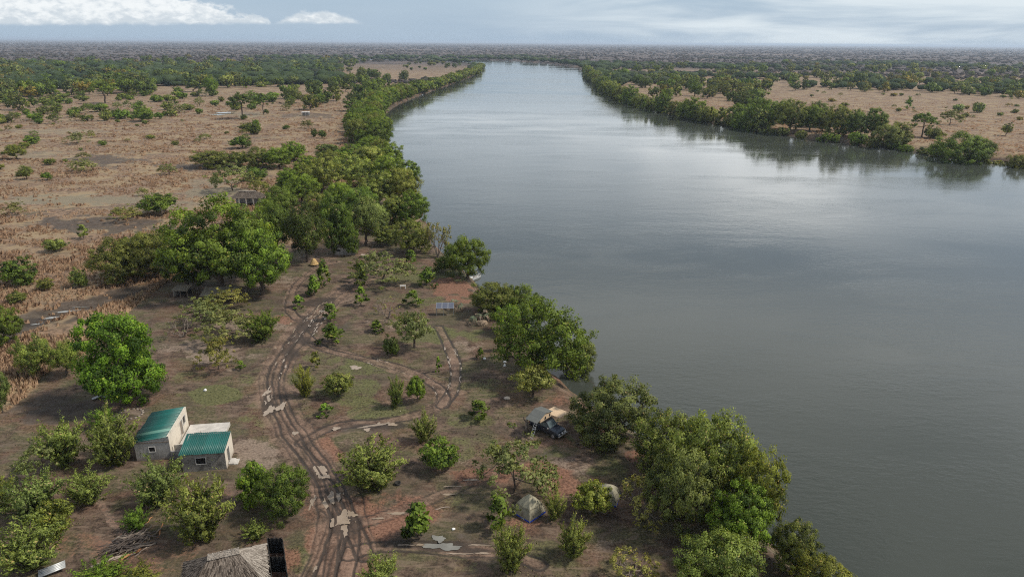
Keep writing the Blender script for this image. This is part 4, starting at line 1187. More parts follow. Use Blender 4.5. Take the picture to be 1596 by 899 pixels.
def grass_stuff():
    """dry grass tussocks of the plain and the right meadow, short grass in the camp"""
    rng = np.random.default_rng(5)
    m, q = material('dry_grass')
    t = q.n('ShaderNodeAttribute', attribute_name='tint').outputs['Fac']
    c = q.mix(q.ramp(t, 0, .75, smooth=False), (.31, .19, .118), (.50, .345, .225))
    c = q.mix(q.ramp(t, .8, 1.0), c, (.54, .42, .25))
    s = q.bsdf(c, .9, Specular_IOR_Level=.1)
    tr = q.n('ShaderNodeBsdfTranslucent', {0: c})
    q.out(q.n('ShaderNodeMixShader', {0: .45, 1: s, 2: tr}))

    def tufts(name, x, y, z, h, w, tint, nb, mat, label, cat):
        n = len(x)
        N = n * nb
        k = np.repeat(np.arange(n), nb)
        a = rng.random(N) * 6.283
        ln = rng.random(N) ** .6
        b0 = np.stack([x[k] + np.cos(a) * w[k] * .35 * ln, y[k] + np.sin(a) * w[k] * .35 * ln, z[k] - .03], 1)
        tip = np.stack([x[k] + np.cos(a) * w[k] * .62 * ln, y[k] + np.sin(a) * w[k] * .62 * ln, z[k] + h[k] * (1 - .45 * ln ** 2) * (.7 + .5 * rng.random(N))], 1)
        tx, ty = -np.sin(a + rng.normal(size=N) * .8), np.cos(a + rng.normal(size=N) * .8)
        bw = w[k] * (.11 + .09 * rng.random(N))
        s_ = np.stack([tx * bw, ty * bw, np.zeros(N)], 1)
        V = np.stack([b0 - s_ * 1.3, b0 + s_ * 1.3, tip], 1).reshape(-1, 3)
        nv = np.stack([np.cos(a) * .5 * ln, np.sin(a) * .5 * ln, np.full(N, .8)], 1)
        nv /= np.linalg.norm(nv, axis=1)[:, None]
        fn = np.cross(V[1::3] - V[0::3], V[2::3] - V[0::3])
        ix = np.arange(N)[:, None] * 3
        Q = np.where(((fn * nv).sum(1) < 0)[:, None], ix + np.array([0, 2, 1]), ix + np.array([0, 1, 2]))
        me = mesh_np(name, V, Q, [mat], True)
        me.normals_split_custom_set_from_vertices(np.repeat(nv, 3, 0).tolist())
        fattr(me, 'tint', np.repeat(np.clip(tint[k] + rng.normal(size=N) * .1, 0, 1), 3))
        link(name, me, label=label, cat=cat, kind='stuff')
    # candidates spread evenly over what can be seen from above, so denser near by
    n = 190000
    dep = np.radians(rng.uniform(3.6, 27, n))
    r = CAMH / np.tan(dep)
    a = np.radians(rng.uniform(-46, 43, n))
    x, y = r * np.sin(a), r * np.cos(a)
    z, mm = terrain(x, y)
    clump = fbm(x * .13, y * .2, 51, 3)
    keep = (mm['meadow'] > .5) & (mm['sd'] > 3) & (mm['dark'] < .45 * rng.random(n) + .2) & (mm['grey'] < .5 * rng.random(n) + .1) & (clump > .38 + .14 * rng.random(n)) & (rng.random(n) < np.clip(r / 190, .55, 1))
    x, y, z, r = x[keep], y[keep], z[keep], r[keep]
    n = len(x)
    w = (.38 + .45 * rng.random(n)) * np.clip(r / 190, .8, 2.6)
    h = .25 + .4 * rng.random(n)
    tint = np.clip(.2 + .9 * (fbm(x * .03, y * .05, 55, 3) - .2) + rng.normal(size=n) * .1, 0, 1)
    tufts('dry_grass', x, y, z, h, w, tint, 6, m, 'dry tan grass tussocks over the open plain', 'grass')
    # taller tussocks standing in drifts, thickest along the gully
    n = 60000
    dep = np.radians(rng.uniform(4.2, 27, n))
    r = CAMH / np.tan(dep)
    a = np.radians(rng.uniform(-46, 43, n))
    x, y = r * np.sin(a), r * np.cos(a)
    z, mm = terrain(x, y)
    drift = fbm(x * .055, y * .11, 63, 4)
    rust = ell([(262, 450, 50, 12, 1), (200, 490, 60, 16, 1), (120, 540, 60, 16, 1), (40, 590, 60, 18, 1), (30, 620, 40, 14, 1), (230, 470, 40, 12, 1)], x, y, 69)
    keep = (mm['meadow'] > .45) & (mm['sd'] > 4) & ((mm['dark'] + mm['grey'] < .4) | (rng.random(n) < .10)) & ((drift > .53 + .05 * rng.random(n)) | (rust > .4))
    x, y, z, r, rust = x[keep], y[keep], z[keep], r[keep], rust[keep]
    n = len(x)
    w = (.8 + .8 * rng.random(n)) * np.clip(r / 230, .75, 2.4)
    tufts('tall_dry_grass', x, y, z, (.55 + .45 * rng.random(n)) * (1 + .3 * rust), w, np.clip(.35 + .5 * (fbm(x * .04, y * .04, 73) - .4) + .3 * rust + rng.normal(size=n) * .12, 0, 1), 12, m, 'taller rusty grass standing in drifts on the plain and beside the gully', 'grass')
    m2, q = material('short_grass')
    t = q.n('ShaderNodeAttribute', attribute_name='tint').outputs['Fac']
    q.out(q.bsdf(q.mix(t, (.095, .105, .04), (.21, .18, .10)), .9, Specular_IOR_Level=.1))
    n = 60000
    dep = np.radians(rng.uniform(15, 44, n))
    r = CAMH / np.tan(dep)
    a = np.radians(rng.uniform(-44, 30, n))
    x, y = r * np.sin(a), r * np.cos(a)
    z, mm = terrain(x, y)
    gp = fbm(x * .25, y * .25, 57, 3)
    keep = (mm['meadow'] < .5) & (mm['sd'] > 4) & (mm['mud'] < .3) & (mm['rut'] < .15) & (mm['pale'] < .4) & (rng.random(n) < np.clip(mm['green'] * .8 + (gp - .52) * 3, .02, .8))
    x, y, z = x[keep], y[keep], z[keep]
    n = len(x)
    tufts('short_grass', x, y, z, .05 + .08 * rng.random(n), .18 + .2 * rng.random(n), np.clip(.75 - mm['green'][keep] * .6 + rng.normal(size=n) * .2, 0, 1), 5, m2, 'short grass tufts on the bare ground of the camp', 'grass')


grass_stuff()

# ------------------------------------------------------------------ built things
class MB:
    """collects boxes, prisms and tubes, then becomes one mesh object"""
    def __init__(self):
        self.v, self.f = [], []

    def poly(self, pts, faces):
        b = len(self.v)
        self.v += [tuple(map(float, p)) for p in pts]
        self.f += [tuple(b + i for i in f) for f in faces]
        return self

    def box(self, x0, x1, y0, y1, z0, z1):
        return self.poly([(x0, y0, z0), (x1, y0, z0), (x1, y1, z0), (x0, y1, z0), (x0, y0, z1), (x1, y0, z1), (x1, y1, z1), (x0, y1, z1)],
                         [(3, 2, 1, 0), (4, 5, 6, 7), (0, 1, 5, 4), (1, 2, 6, 5), (2, 3, 7, 6), (3, 0, 4, 7)])

    def prism(self, prof, ax, a0, a1):
        """extrude a 2-D profile along axis ax (0 x, 1 y) from a0 to a1"""
        n = len(prof)
        mk = (lambda p, a: (a, p[0], p[1])) if ax == 0 else (lambda p, a: (p[0], a, p[1]))
        pts = [mk(p, a0) for p in prof] + [mk(p, a1) for p in prof]
        fs = [(i, (i + 1) % n, n + (i + 1) % n, n + i) for i in range(n)] + [tuple(range(n))[::-1], tuple(range(n, 2 * n))]
        return self.poly(pts, fs)

    def tube(self, pts, r, sides=6, r1=None):
        pts = [np.asarray(p, float) for p in pts]
        n = len(pts)
        ring = []
        for i, p in enumerate(pts):
            d = pts[min(i + 1, n - 1)] - pts[max(i - 1, 0)]
            d /= np.linalg.norm(d) + 1e-9
            u = np.cross(d, (0, 0, 1) if abs(d[2]) < .9 else (1, 0, 0))
            u /= np.linalg.norm(u)
            w = np.cross(d, u)
            rr = r if r1 is None else r + (r1 - r) * i / max(1, n - 1)
            ring.append([p + (u * math.cos(6.283 * k / sides) + w * math.sin(6.283 * k / sides)) * rr for k in range(sides)])
        V = [q for rg in ring for q in rg]
        Fs = [(i * sides + k, i * sides + (k + 1) % sides, (i + 1) * sides + (k + 1) % sides, (i + 1) * sides + k) for i in range(n - 1) for k in range(sides)]
        Fs += [tuple(range(sides))[::-1], tuple((n - 1) * sides + k for k in range(sides))]
        return self.poly(V, Fs)

    def disc(self, c, axis, r, w, n=18):
        """short cylinder round c, axis 1 = y"""
        pts = []
        for s in (-w / 2, w / 2):
            for k in range(n):
                a = 6.283 * k / n
                pts.append((c[0] + r * math.cos(a), c[1] + s, c[2] + r * math.sin(a)))
        fs = [(k, (k + 1) % n, n + (k + 1) % n, n + k) for k in range(n)] + [tuple(range(n))[::-1], tuple(range(n, 2 * n))]
        return self.poly(pts, fs)

    def mesh(self, name, mat, smooth=False):
        me = bpy.data.meshes.new(name)
        me.from_pydata(self.v, [], self.f)
        bm = bmesh.new()
        bm.from_mesh(me)
        bmesh.ops.recalc_face_normals(bm, faces=bm.faces)
        bm.to_mesh(me)
        bm.free()
        me.materials.append(mat)
        if smooth:
            me.polygons.foreach_set('use_smooth', [True] * len(me.polygons))
        return me

    def build(self, name, mat, parent=None, smooth=False, bevel=0.0, **kw):
        o = link(name, self.mesh(name, mat, smooth), parent, **kw)
        if bevel:
            b = o.modifiers.new('bevel', 'BEVEL')
            b.width = bevel
            b.segments = 2
            b.limit_method = 'ANGLE'
        return o


def empty(name, x, y, label, cat, rot=0.0, z=None, group=None):
    e = link(name, None, None, label, cat, group)
    e.location = (x, y, ground_at(x, y) if z is None else z)
    e.rotation_euler = (0, 0, rot)
    e.empty_display_size = .3
    return e


M_ = {}


def plaster(name, col, stain, amount):
    """render with blotches, rain streaks and dirt splashed up from the ground"""
    m, q = material(name)
    v = q.n('ShaderNodeTexCoord').outputs['Object']
    a = q.noise(v, .8, 5, .65, .5)
    st = q.noise(q.mapping(v, (3.5, 3.5, .35)), 1.0, 4, .6)
    f = q.noise(v, 9, 4, .7)
    c = q.mix(q.ramp(f, .3, .7), tuple(k * .9 for k in col), tuple(min(1, k * 1.08) for k in col))
    c = q.mix(q.math('MULTIPLY', q.ramp(a, .46, .66), amount), c, stain)
    c = q.mix(q.math('MULTIPLY', q.ramp(st, .55, .72), amount * .8), c, stain)
    z = q.n('ShaderNodeSeparateXYZ', {0: v}).outputs[2]
    sp = q.ramp(q.math('ADD', z, q.math('MULTIPLY', q.math('SUBTRACT', a, .5), 1.4)), .55, .05)
    c = q.mix(q.math('MULTIPLY', sp, .6), c, (.17, .12, .09))
    q.out(q.bsdf(c, .92, q.bump(f, .3, .02)))
    return m


def roof_mat(name, col, rust):
    m, q = material(name)
    v = q.n('ShaderNodeTexCoord').outputs['Object']
    rnd = q.n('ShaderNodeObjectInfo').outputs['Random']
    a = q.noise(q.mapping(v, (1.5, .5, 1)), 1.6, 5, .65, .3)
    f = q.noise(v, 12, 3, .7)
    c = q.mix(rnd, tuple(k * .82 for k in col), tuple(k * 1.2 for k in col))
    c = q.mix(q.math('MULTIPLY', q.ramp(a, .5, .68), .45), c, tuple(.5 * k + .06 for k in col))
    c = q.mix(q.math('MULTIPLY', q.ramp(q.math('ADD', q.math('MULTIPLY', a, .6), q.math('MULTIPLY', f, .4)), .58, .68), rust), c, (.14, .075, .045))
    q.out(q.bsdf(c, q.ramp(a, .3, .7, .4, .7), Specular_IOR_Level=.4))
    return m


M_['cream'] = plaster('cream_render', (.60, .54, .45), (.33, .29, .245), .55)
M_['cement'] = plaster('grey_cement', (.33, .315, .295), (.12, .11, .102), .75)
M_['slab'] = simple('concrete_slab', (.46, .43, .39), .9, .22, 1.2, bump=.3)
M_['frame'] = simple('white_frame', (.5, .48, .45), .7, .1)
M_['black'] = simple('dark_interior', (.008, .008, .008), .9, .2)
M_['roof'] = roof_mat('teal_roof_sheet', (.009, .095, .082), .4)
M_['roof_pale'] = roof_mat('faded_roof_sheet', (.09, .21, .17), .3)
M_['wood'] = simple('weathered_wood', (.20, .16, .125), .9, .35, 5)
M_['wood_orange'] = simple('debarked_wood', (.36, .17, .075), .85, .3, 4)
M_['wood_pale'] = simple('bleached_wood', (.36, .29, .235), .9, .25, 4)
M_['wood_dark'] = simple('dark_branch', (.085, .066, .055), .9, .4, 5)
M_['wood_mid'] = simple('grey_branch', (.15, .125, .105), .9, .35, 5)
M_['navy'] = simple('dark_blue_paint', (.012, .017, .028), .28, .2, 2, Coat_Weight=.4)
M_['rubber'] = simple('tyre_rubber', (.018, .017, .016), .85, .3)
M_['steel'] = simple('bright_metal', (.55, .55, .55), .35, .1, metallic=.8)
M_['white'] = simple('white_plastic', (.72, .71, .69), .6, .08)
M_['canvas'] = simple('olive_canvas', (.25, .228, .165), .9, .12, 2.2, bump=.25)
M_['canvas_fly'] = simple('pale_olive_canvas', (.31, .285, .205), .9, .12, 2.2, bump=.25)
M_['fly_grey'] = simple('grey_tent_fly', (.10, .105, .098), .75, .12, 2)
M_['beige'] = simple('beige_canvas', (.52, .385, .255), .9, .08, 2)
M_['blue'] = simple('blue_groundsheet', (.012, .055, .42), .5, .2, 3)
M_['net'] = simple('black_shade_net', (.012, .011, .010), .95, .3, 8, bump=.5)
M_['tin'] = simple('old_tin_sheet', (.33, .34, .34), .5, .25, 2, metallic=.4)
M_['straw'] = simple('yellow_straw', (.52, .35, .15), .95, .25, 6, bump=.6)
M_['stone'] = simple('pale_stone', (.42, .36, .30), .9, .2, 2, bump=.4)
M_['stone_dull'] = simple('dull_stone', (.24, .2, .165), .9, .25, 2, bump=.4)
M_['fibre'] = simple('boat_fibreglass', (.46, .46, .455), .35, .06)


def glass_mat():
    m, q = material('glass')
    q.out(q.bsdf((.10, .13, .14), .05, None, Specular_IOR_Level=.8))
    return m


def block_mat():
    """bare hollow-block wall with smeared mortar and soot"""
    m, q = material('block_wall')
    v = q.n('ShaderNodeTexCoord').outputs['Object']
    mp = q.n('ShaderNodeCombineXYZ', {0: q.n('ShaderNodeSeparateXYZ', {0: v}).outputs[0], 1: q.n('ShaderNodeSeparateXYZ', {0: v}).outputs[2], 2: 0.0})
    b = q.n('ShaderNodeTexBrick', {'Vector': mp.outputs[0], 'Color1': (.20, .185, .165, 1), 'Color2': (.12, .11, .10, 1), 'Mortar': (.30, .28, .25, 1), 'Scale': 1.0, 'Mortar Size': .018, 'Brick Width': .42, 'Row Height': .21})
    n = q.noise(v, 1.3, 4, .6)
    c = q.mix(q.ramp(n, .42, .62), b.outputs[0], (.27, .25, .225))
    c = q.mix(q.ramp(q.noise(v, .8, 3), .5, .7, 0, .7), c, (.07, .063, .058))
    q.out(q.bsdf(c, .95, q.bump(b.outputs[1], .4, .02)))
    return m


def thatch_mat(name, lo, hi, rot=0.0):
    m, q = material(name)
    t = q.n('ShaderNodeAttribute', attribute_name='tint').outputs['Fac']
    v = q.n('ShaderNodeTexCoord').outputs['Object']
    n = q.noise(v, 1.1, 4, .65)
    n2 = q.noise(v, 14, 3, .7)
    f = q.math('ADD', q.math('MULTIPLY', t, .5), q.math('ADD', q.math('MULTIPLY', n, .35), q.math('MULTIPLY', n2, .15)))
    q.out(q.bsdf(q.mix(q.ramp(f, .25, .75), lo, hi), .95, q.bump(n2, .5, .03), Specular_IOR_Level=.1))
    return m


M_['glass'] = glass_mat()
M_['block'] = block_mat()
M_['thatch'] = thatch_mat('grey_thatch', (.04, .031, .025), (.20, .165, .135))
M_['thatch_pale'] = thatch_mat('pale_sunlit_thatch', (.16, .135, .112), (.35, .31, .265))  # pale ridge straw; on the right hip it paints in the sunlight


# ---- the house with green roofs
def wall(length, h0, h1, th, holes):
    """vertical wall along +x, thickness towards +y, top running from h0 to h1, with rectangular holes (x0, x1, z0, z1)"""
    mb = MB()
    cuts = sorted({0.0, length} | {c for h in holes for c in h[:2]})
    top = lambda x: h0 + (h1 - h0) * x / length
    for a, b in zip(cuts, cuts[1:]):
        hs = sorted([h for h in holes if h[0] <= a + 1e-6 and h[1] >= b - 1e-6], key=lambda h: h[2])
        z = 0.0
        for h in hs:
            if h[2] > z + 1e-6:
                mb.box(a, b, 0, th, z, h[2])
            z = h[3]
        pts = [(a, 0, z), (b, 0, z), (b, th, z), (a, th, z), (a, 0, top(a)), (b, 0, top(b)), (b, th, top(b)), (a, th, top(a))]
        mb.poly(pts, [(3, 2, 1, 0), (4, 5, 6, 7), (0, 1, 5, 4), (1, 2, 6, 5), (2, 3, 7, 6), (3, 0, 4, 7)])
    return mb


def put(o, x, y, z=0.0, rot=0.0):
    o.location = (x, y, z)
    o.rotation_euler = (0, 0, rot)
    return o


def window(parent, x, y, z, w, h, rot, bars=2, cross=0):
    f = MB()
    t = .06
    f.box(-t, w + t, -.05, .06, -t, 0).box(-t, w + t, -.05, .06, h, h + t).box(-t, 0, -.05, .06, 0, h).box(w, w + t, -.05, .06, 0, h)
    win = put(f.build('window', M_['frame'], parent), x, y, z, rot)
    MB().box(0, w, .10, .12, 0, h).build('pane', M_['black'], win)  # black sheet stands in for the unlit room behind the window
    for i in range(bars):
        bx = w * (i + 1) / (bars + 1)
        MB().box(bx - .012, bx + .012, .03, .055, 0, h).build('window_bar', M_['wood_dark'], win)
    for i in range(cross):
        bz = h * (i + 1) / (cross + 1)
        MB().box(0, w, .028, .05, bz - .012, bz + .012).build('window_bar', M_['wood_dark'], win)
    return win


def corrugated(w, L, pitch=.18, amp=.035, n=6):
    """sheet: width along x, length along y"""
    mb = MB()
    k = int(w / pitch) * n
    pts = []
    for j in range(2):
        for i in range(k + 1):
            x = w * i / k
            pts.append((x, L * j, amp * math.cos(2 * math.pi * i / n)))
    mb.poly(pts, [(i, i + 1, k + 1 + i + 1, k + 1 + i) for i in range(k)])
    return mb


def roof_sheets(parent, origin, along, up, count, width, L, mats, rng):
    """sheets laid side by side along one edge; each runs up the slope"""
    along, up = Vector(along).normalized(), Vector(up).normalized()
    nrm = along.cross(up).normalized()
    for i in range(count):
        me = corrugated(width * 1.03, L + rng.uniform(-.05, .05)).mesh('roof_sheet', mats[i], True)
        o = link('roof_sheet', me, parent)
        s = o.modifiers.new('thickness', 'SOLIDIFY')
        s.thickness = .006
        m = Matrix((along, up, nrm)).transposed().to_4x4()
        off = Vector(origin) + along * (i * width) + nrm * (.02 + .007 * (i % 2)) + up * rng.uniform(-.04, .04)
        m.translation = off
        o.matrix_local = m


def build_house():
    rs = random.Random(4)
    rot = math.radians(8.5)
    h = empty('house', -44.2, 70.5, 'small block house with two green corrugated roofs and a concrete terrace', 'house', rot, z=0.0)
    W, D, HL, HR, t = 3.9, 7.1, 2.5, 3.0, .2
    # main wing: roof falls to the left
    put(wall(W, HL, HR, t, [(1.55, 2.2, 1.15, 1.75)]).build('wall', M_['cement'], h), 0, 0)
    put(wall(W, HR, HL, t, []).build('wall', M_['cement'], h), W, D, 0, math.pi)
    put(wall(D - 2 * t, HL, HL, t, []).build('wall', M_['cement'], h), 0, D - t, 0, -math.pi / 2)
    put(wall(D - .004, HR + .04, HR + .04, t, [(4.1, 4.95, .5, 2.5), (5.3, 6.1, 1.5, 2.5)]).build('wall', M_['cream'], h), W + .004, .002, 0, math.pi / 2)
    window(h, 1.55, 0, 1.15, .65, .6, 0, 2, 1)
    window(h, W + .004, 5.3, 1.5, .8, 1.0, math.pi / 2, 1, 2)
    put(MB().box(0, .85, .06, .1, 0, 2.0).build('door', M_['wood'], h), W + .004, 4.1, .5, math.pi / 2)
    put(MB().box(-.07, 0, -.03, .1, 0, 2.07).box(.85, .92, -.03, .1, 0, 2.07).box(0, .85, -.03, .1, 2.0, 2.07).build('door_frame', M_['frame'], h), W + .004, 4.1, .5, math.pi / 2)
    mats = [M_['roof']] * 10
    mats[2] = M_['roof_pale']
    sl = Vector((W + .35, 0, (HR - HL) * (W + .35) / W))
    roof_sheets(h, (W - .03, -.12, HR - .01), (0, 1, 0), -sl, 10, (D + .2) / 10, sl.length - .1, mats, rs)
    MB().box(-.3, W - .05, -.06, -.02, HL - .2, HL - .08).build('purlin', M_['wood'], h)
    # small wing: roof falls towards the front
    x0, y0, w2, d2, hf, hb = 6.06, -3.1, 4.8, 3.5, 2.35, 2.9
    put(wall(w2, hf, hf, t, [(1.55, 2.6, .95, 1.75), (1.5, 1.6, 2.12, 2.22), (2.3, 2.4, 2.12, 2.22)]).build('wall', M_['block'], h), x0, y0)
    put(wall(d2 - .004, hf, hb, t, [(.9, 1.75, .12, 2.05)]).build('wall', M_['cream'], h), x0 + w2 + .004, y0 + .002, 0, math.pi / 2)
    put(wall(w2, hb, hb, t, []).build('wall', M_['cement'], h), x0 + w2, y0 + d2, 0, math.pi)
    put(wall(d2 - 2 * t, hb, hf, t, []).build('wall', M_['cement'], h), x0, y0 + d2 - t, 0, -math.pi / 2)
    window(h, x0 + 1.55, y0, .95, 1.05, .8, 0, 3, 0)
    put(MB().box(-.06, 0, -.03, .12, 0, 2.0).box(.85, .91, -.03, .12, 0, 2.0).box(0, .85, -.03, .12, 1.93, 2.0).build('door_frame', M_['frame'], h), x0 + w2 + .004, y0 + .9, .12, math.pi / 2)
    MB().box(x0 + .3, x0 + w2 - .25, y0 + .3, y0 + d2 - .3, .1, .14).build('floor', M_['slab'], h)
    for k in range(2):
        MB().box(x0 + w2 + .02, x0 + w2 + 1.05 - .4 * k, y0 + .75, y0 + 1.9, .12 * k, .12 * (k + 1)).build('step', M_['slab'], h, bevel=.02)
    sl = Vector((0, d2 + .3, (hb - hf) * (d2 + .3) / d2))
    roof_sheets(h, (x0 - .18, y0 - .22, hf - .02), (1, 0, 0), sl, 6, (w2 + .2) / 6, sl.length, [M_['roof']] * 6, rs)
    # low link wall, terrace and pole
    MB().box(3.93, 6.2, -.2, 0, 0, 1.1).build('low_wall', M_['cement'], h)
    MB().box(4.13, 9.0, .55, 7.0, 0, .5).build('terrace', M_['slab'], h, bevel=.03)
    MB().box(4.13, 6.0, .55, .75, .503, 1.5).build('low_wall', M_['cream'], h)
    MB().tube([(7.6, .7, 0), (7.4, .6, 3.1)], .035).build('pole', M_['wood_pale'], h)


build_house()


# ---- thatched building and shade-net enclosure at the bottom edge
def thatch_face(corners, n_u, n_v, rng, amp=.05):
    """bumpy four-cornered face (lower left, lower right, upper right, upper left) plus straw lying down the slope"""
    a, b, c, d = [np.array(p, float) for p in corners]
    nrm = np.cross(b - a, d - a)
    nrm /= np.linalg.norm(nrm)
    U, Vv = np.meshgrid(np.linspace(0, 1, n_u), np.linspace(0, 1, n_v))
    pt = lambda u, v: (a * (1 - u)[..., None] + b * u[..., None]) * (1 - v)[..., None] + (d * (1 - u)[..., None] + c * u[..., None]) * v[..., None]
    pp = pt(U, Vv) + nrm * (rng.random(U.shape)[..., None] - .5) * amp * 2
    i = np.arange(n_u * n_v).reshape(n_v, n_u)
    quads = np.stack([i[:-1, :-1], i[:-1, 1:], i[1:, 1:], i[1:, :-1]], -1).reshape(-1, 4)
    V = [pp.reshape(-1, 3)]
    T = [np.full(n_u * n_v, .45)]
    ns = n_u * n_v * 3
    u, v = rng.random(ns), rng.random(ns) * 1.0 - .05
    L = .10 + .12 * rng.random(ns)
    p0 = pt(u, v) + nrm * (.03 + .05 * rng.random(ns))[:, None]
    p1 = pt(u + rng.normal(size=ns) * .006, np.minimum(v + L, .99)) + nrm * (.02 + .02 * rng.random(ns))[:, None]
    sd_ = (b - a) / np.linalg.norm(b - a) * (.02 + .035 * rng.random(ns))[:, None]
    V.append(np.stack([p0 - sd_, p0 + sd_, p1 + sd_ * .7, p1 - sd_ * .7], 1).reshape(-1, 3))
    T.append(np.repeat(rng.random(ns), 4))
    q2 = np.arange(ns * 4).reshape(-1, 4) + n_u * n_v
    return np.concatenate(V), np.concatenate([quads, q2]), np.concatenate(T)


def thatch_part(name, corners, parent, mat, rng, n_u=14, n_v=12):
    V, Q, T = thatch_face(corners, n_u, n_v, rng)
    me = mesh_np(name, V, Q, [mat], False)
    fattr(me, 'tint', T)
    o = link(name, me, parent)
    return o


def hip_roof(parent, L, Dp, ze, zr, r0, r1, rng, mats, over=.35, n=14):
    e = [(-over, -over, ze), (L + over, -over, ze), (L + over, Dp + over, ze), (-over, Dp + over, ze)]
    a, b = (r0, Dp / 2, zr), (r1, Dp / 2, zr)
    for nm, cs, m in (('roof_slope', (e[0], e[1], b, a), mats[0]), ('roof_slope', (e[1], e[2], b, b), mats[1]), ('roof_slope', (e[2], e[3], a, b), mats[0]), ('roof_slope', (e[3], e[0], a, a), mats[2])):
        thatch_part(nm, cs, parent, m, rng, n, n)
    V, Q, T = thatch_face(((r0 - .25, Dp / 2 - .42, zr - .12), (r1 + .3, Dp / 2 - .42, zr - .12), (r1 + .25, Dp / 2, zr + .13), (r0 - .2, Dp / 2, zr + .13)), 10, 4, rng, .03)
    V2, Q2, T2 = thatch_face(((r1 + .3, Dp / 2 + .42, zr - .12), (r0 - .25, Dp / 2 + .42, zr - .12), (r0 - .2, Dp / 2, zr + .13), (r1 + .25, Dp / 2, zr + .13)), 10, 4, rng, .03)
    me = mesh_np('ridge_cap', np.concatenate([V, V2]), np.concatenate([Q, Q2 + len(V)]), [M_['thatch_pale']])
    fattr(me, 'tint', np.concatenate([T, T2]))
    link('ridge_cap', me, parent)


def build_thatch():
    rng = np.random.default_rng(12)
    ang = math.atan2(2.6, 6.7)
    # local x runs along the back eave from left to right, local y towards the back
    h = empty('thatched_house', -27.35, 45.9, 'thatched hip roof house cut by the bottom edge', 'house', ang, z=0.0)
    L, Dp = 6.5, 5.5
    hip_roof(h, L, Dp, 2.15, 4.55, 2.3, 4.4, rng, (M_['thatch'], M_['thatch_pale'], M_['thatch']), n=18)
    put(wall(L, 2.1, 2.1, .2, []).build('wall', M_['cement'], h), L, Dp - .4, 0, math.pi)
    put(wall(Dp - .9, 2.1, 2.1, .2, []).build('wall', M_['cement'], h), L - .1, .2, 0, math.pi / 2)
    put(wall(L - .3, 2.1, 2.1, .2, []).build('wall', M_['cement'], h), .1, .2, 0, 0)
    put(wall(Dp - 1.2, 2.1, 2.1, .2, []).build('wall', M_['cement'], h), .1, Dp - .7, 0, -math.pi / 2)
    e = empty('net_enclosure', -23.47, 55.06, 'narrow black shade-net enclosure along the thatched house', 'enclosure', 0, z=0.0)
    A, B, C, D_ = (0, 0), (1.45, .02), (3.75, -5.6), (2.3, -5.6)
    for p, q_ in ((A, B), (B, C), (C, D_), (D_, A), ((1.05, -2.55), (2.52, -2.55))):
        n = 14
        dx, dy = q_[0] - p[0], q_[1] - p[1]
        ln = math.hypot(dx, dy)
        nx, ny = -dy / ln * .02, dx / ln * .02
        mb = MB()
        for i in range(n):
            s0, s1 = i / n, (i + 1) / n
            w0, w1 = (.05 * math.sin(i * 1.7), .05 * math.sin((i + 1) * 1.7))
            pts = [(p[0] + dx * s + nx * k + ny * 0 - dy / ln * w, p[1] + dy * s + ny * k + dx / ln * w, z_) for z_, in ((0.0,), (1.75 + .04 * math.sin(i * 2.3),)) for s, w, k in ((s0, w0, 1), (s1, w1, 1), (s1, w1, -1), (s0, w0, -1))]
            mb.poly(pts, [(3, 2, 1, 0), (4, 5, 6, 7), (0, 1, 5, 4), (1, 2, 6, 5), (2, 3, 7, 6), (3, 0, 4, 7)])
        mb.build('net_panel', M_['net'], e)
        for s in (0.0, .5):
            MB().tube([(p[0] + dx * s, p[1] + dy * s, -.2), (p[0] + dx * s, p[1] + dy * s, 1.95)], .035).build('post', M_['wood_dark'], e)
    # tin sheet on the ground at the lower left corner
    x, y, _ = P(72, 890)
    s = link('tin_sheet', corrugated(1.0, 2.2).mesh('tin_sheet', M_['tin'], True), None, 'loose corrugated tin sheet lying in the shrubs at the lower left corner', 'sheet')
    s.modifiers.new('thickness', 'SOLIDIFY').thickness = .005
    s.location = (x - .5, y - .3, ground_at(x, y) + .35)
    s.rotation_euler = (.1, .12, -1.0)


build_thatch()


# ---- firewood heap
def branch_mesh(seed, L, r, mat):
    rs = np.random.default_rng(seed)
    n = 6
    pts = [np.array([L * (i / (n - 1) - .5), rs.normal() * L * .03 * (0 < i), rs.normal() * r * .8 + r]) for i in range(n)]
    mb = MB().tube(pts, r, 6, r * .55)
    if seed % 2:
        p = pts[3]
        mb.tube([p, p + np.array([L * .12, L * .1 * (1 if seed % 4 == 1 else -1), r * .5]), p + np.array([L * .24, L * .14 * (1 if seed % 4 == 1 else -1), r * .3])], r * .55, 5, r * .3)
    return mb.mesh('branch', mat, True)


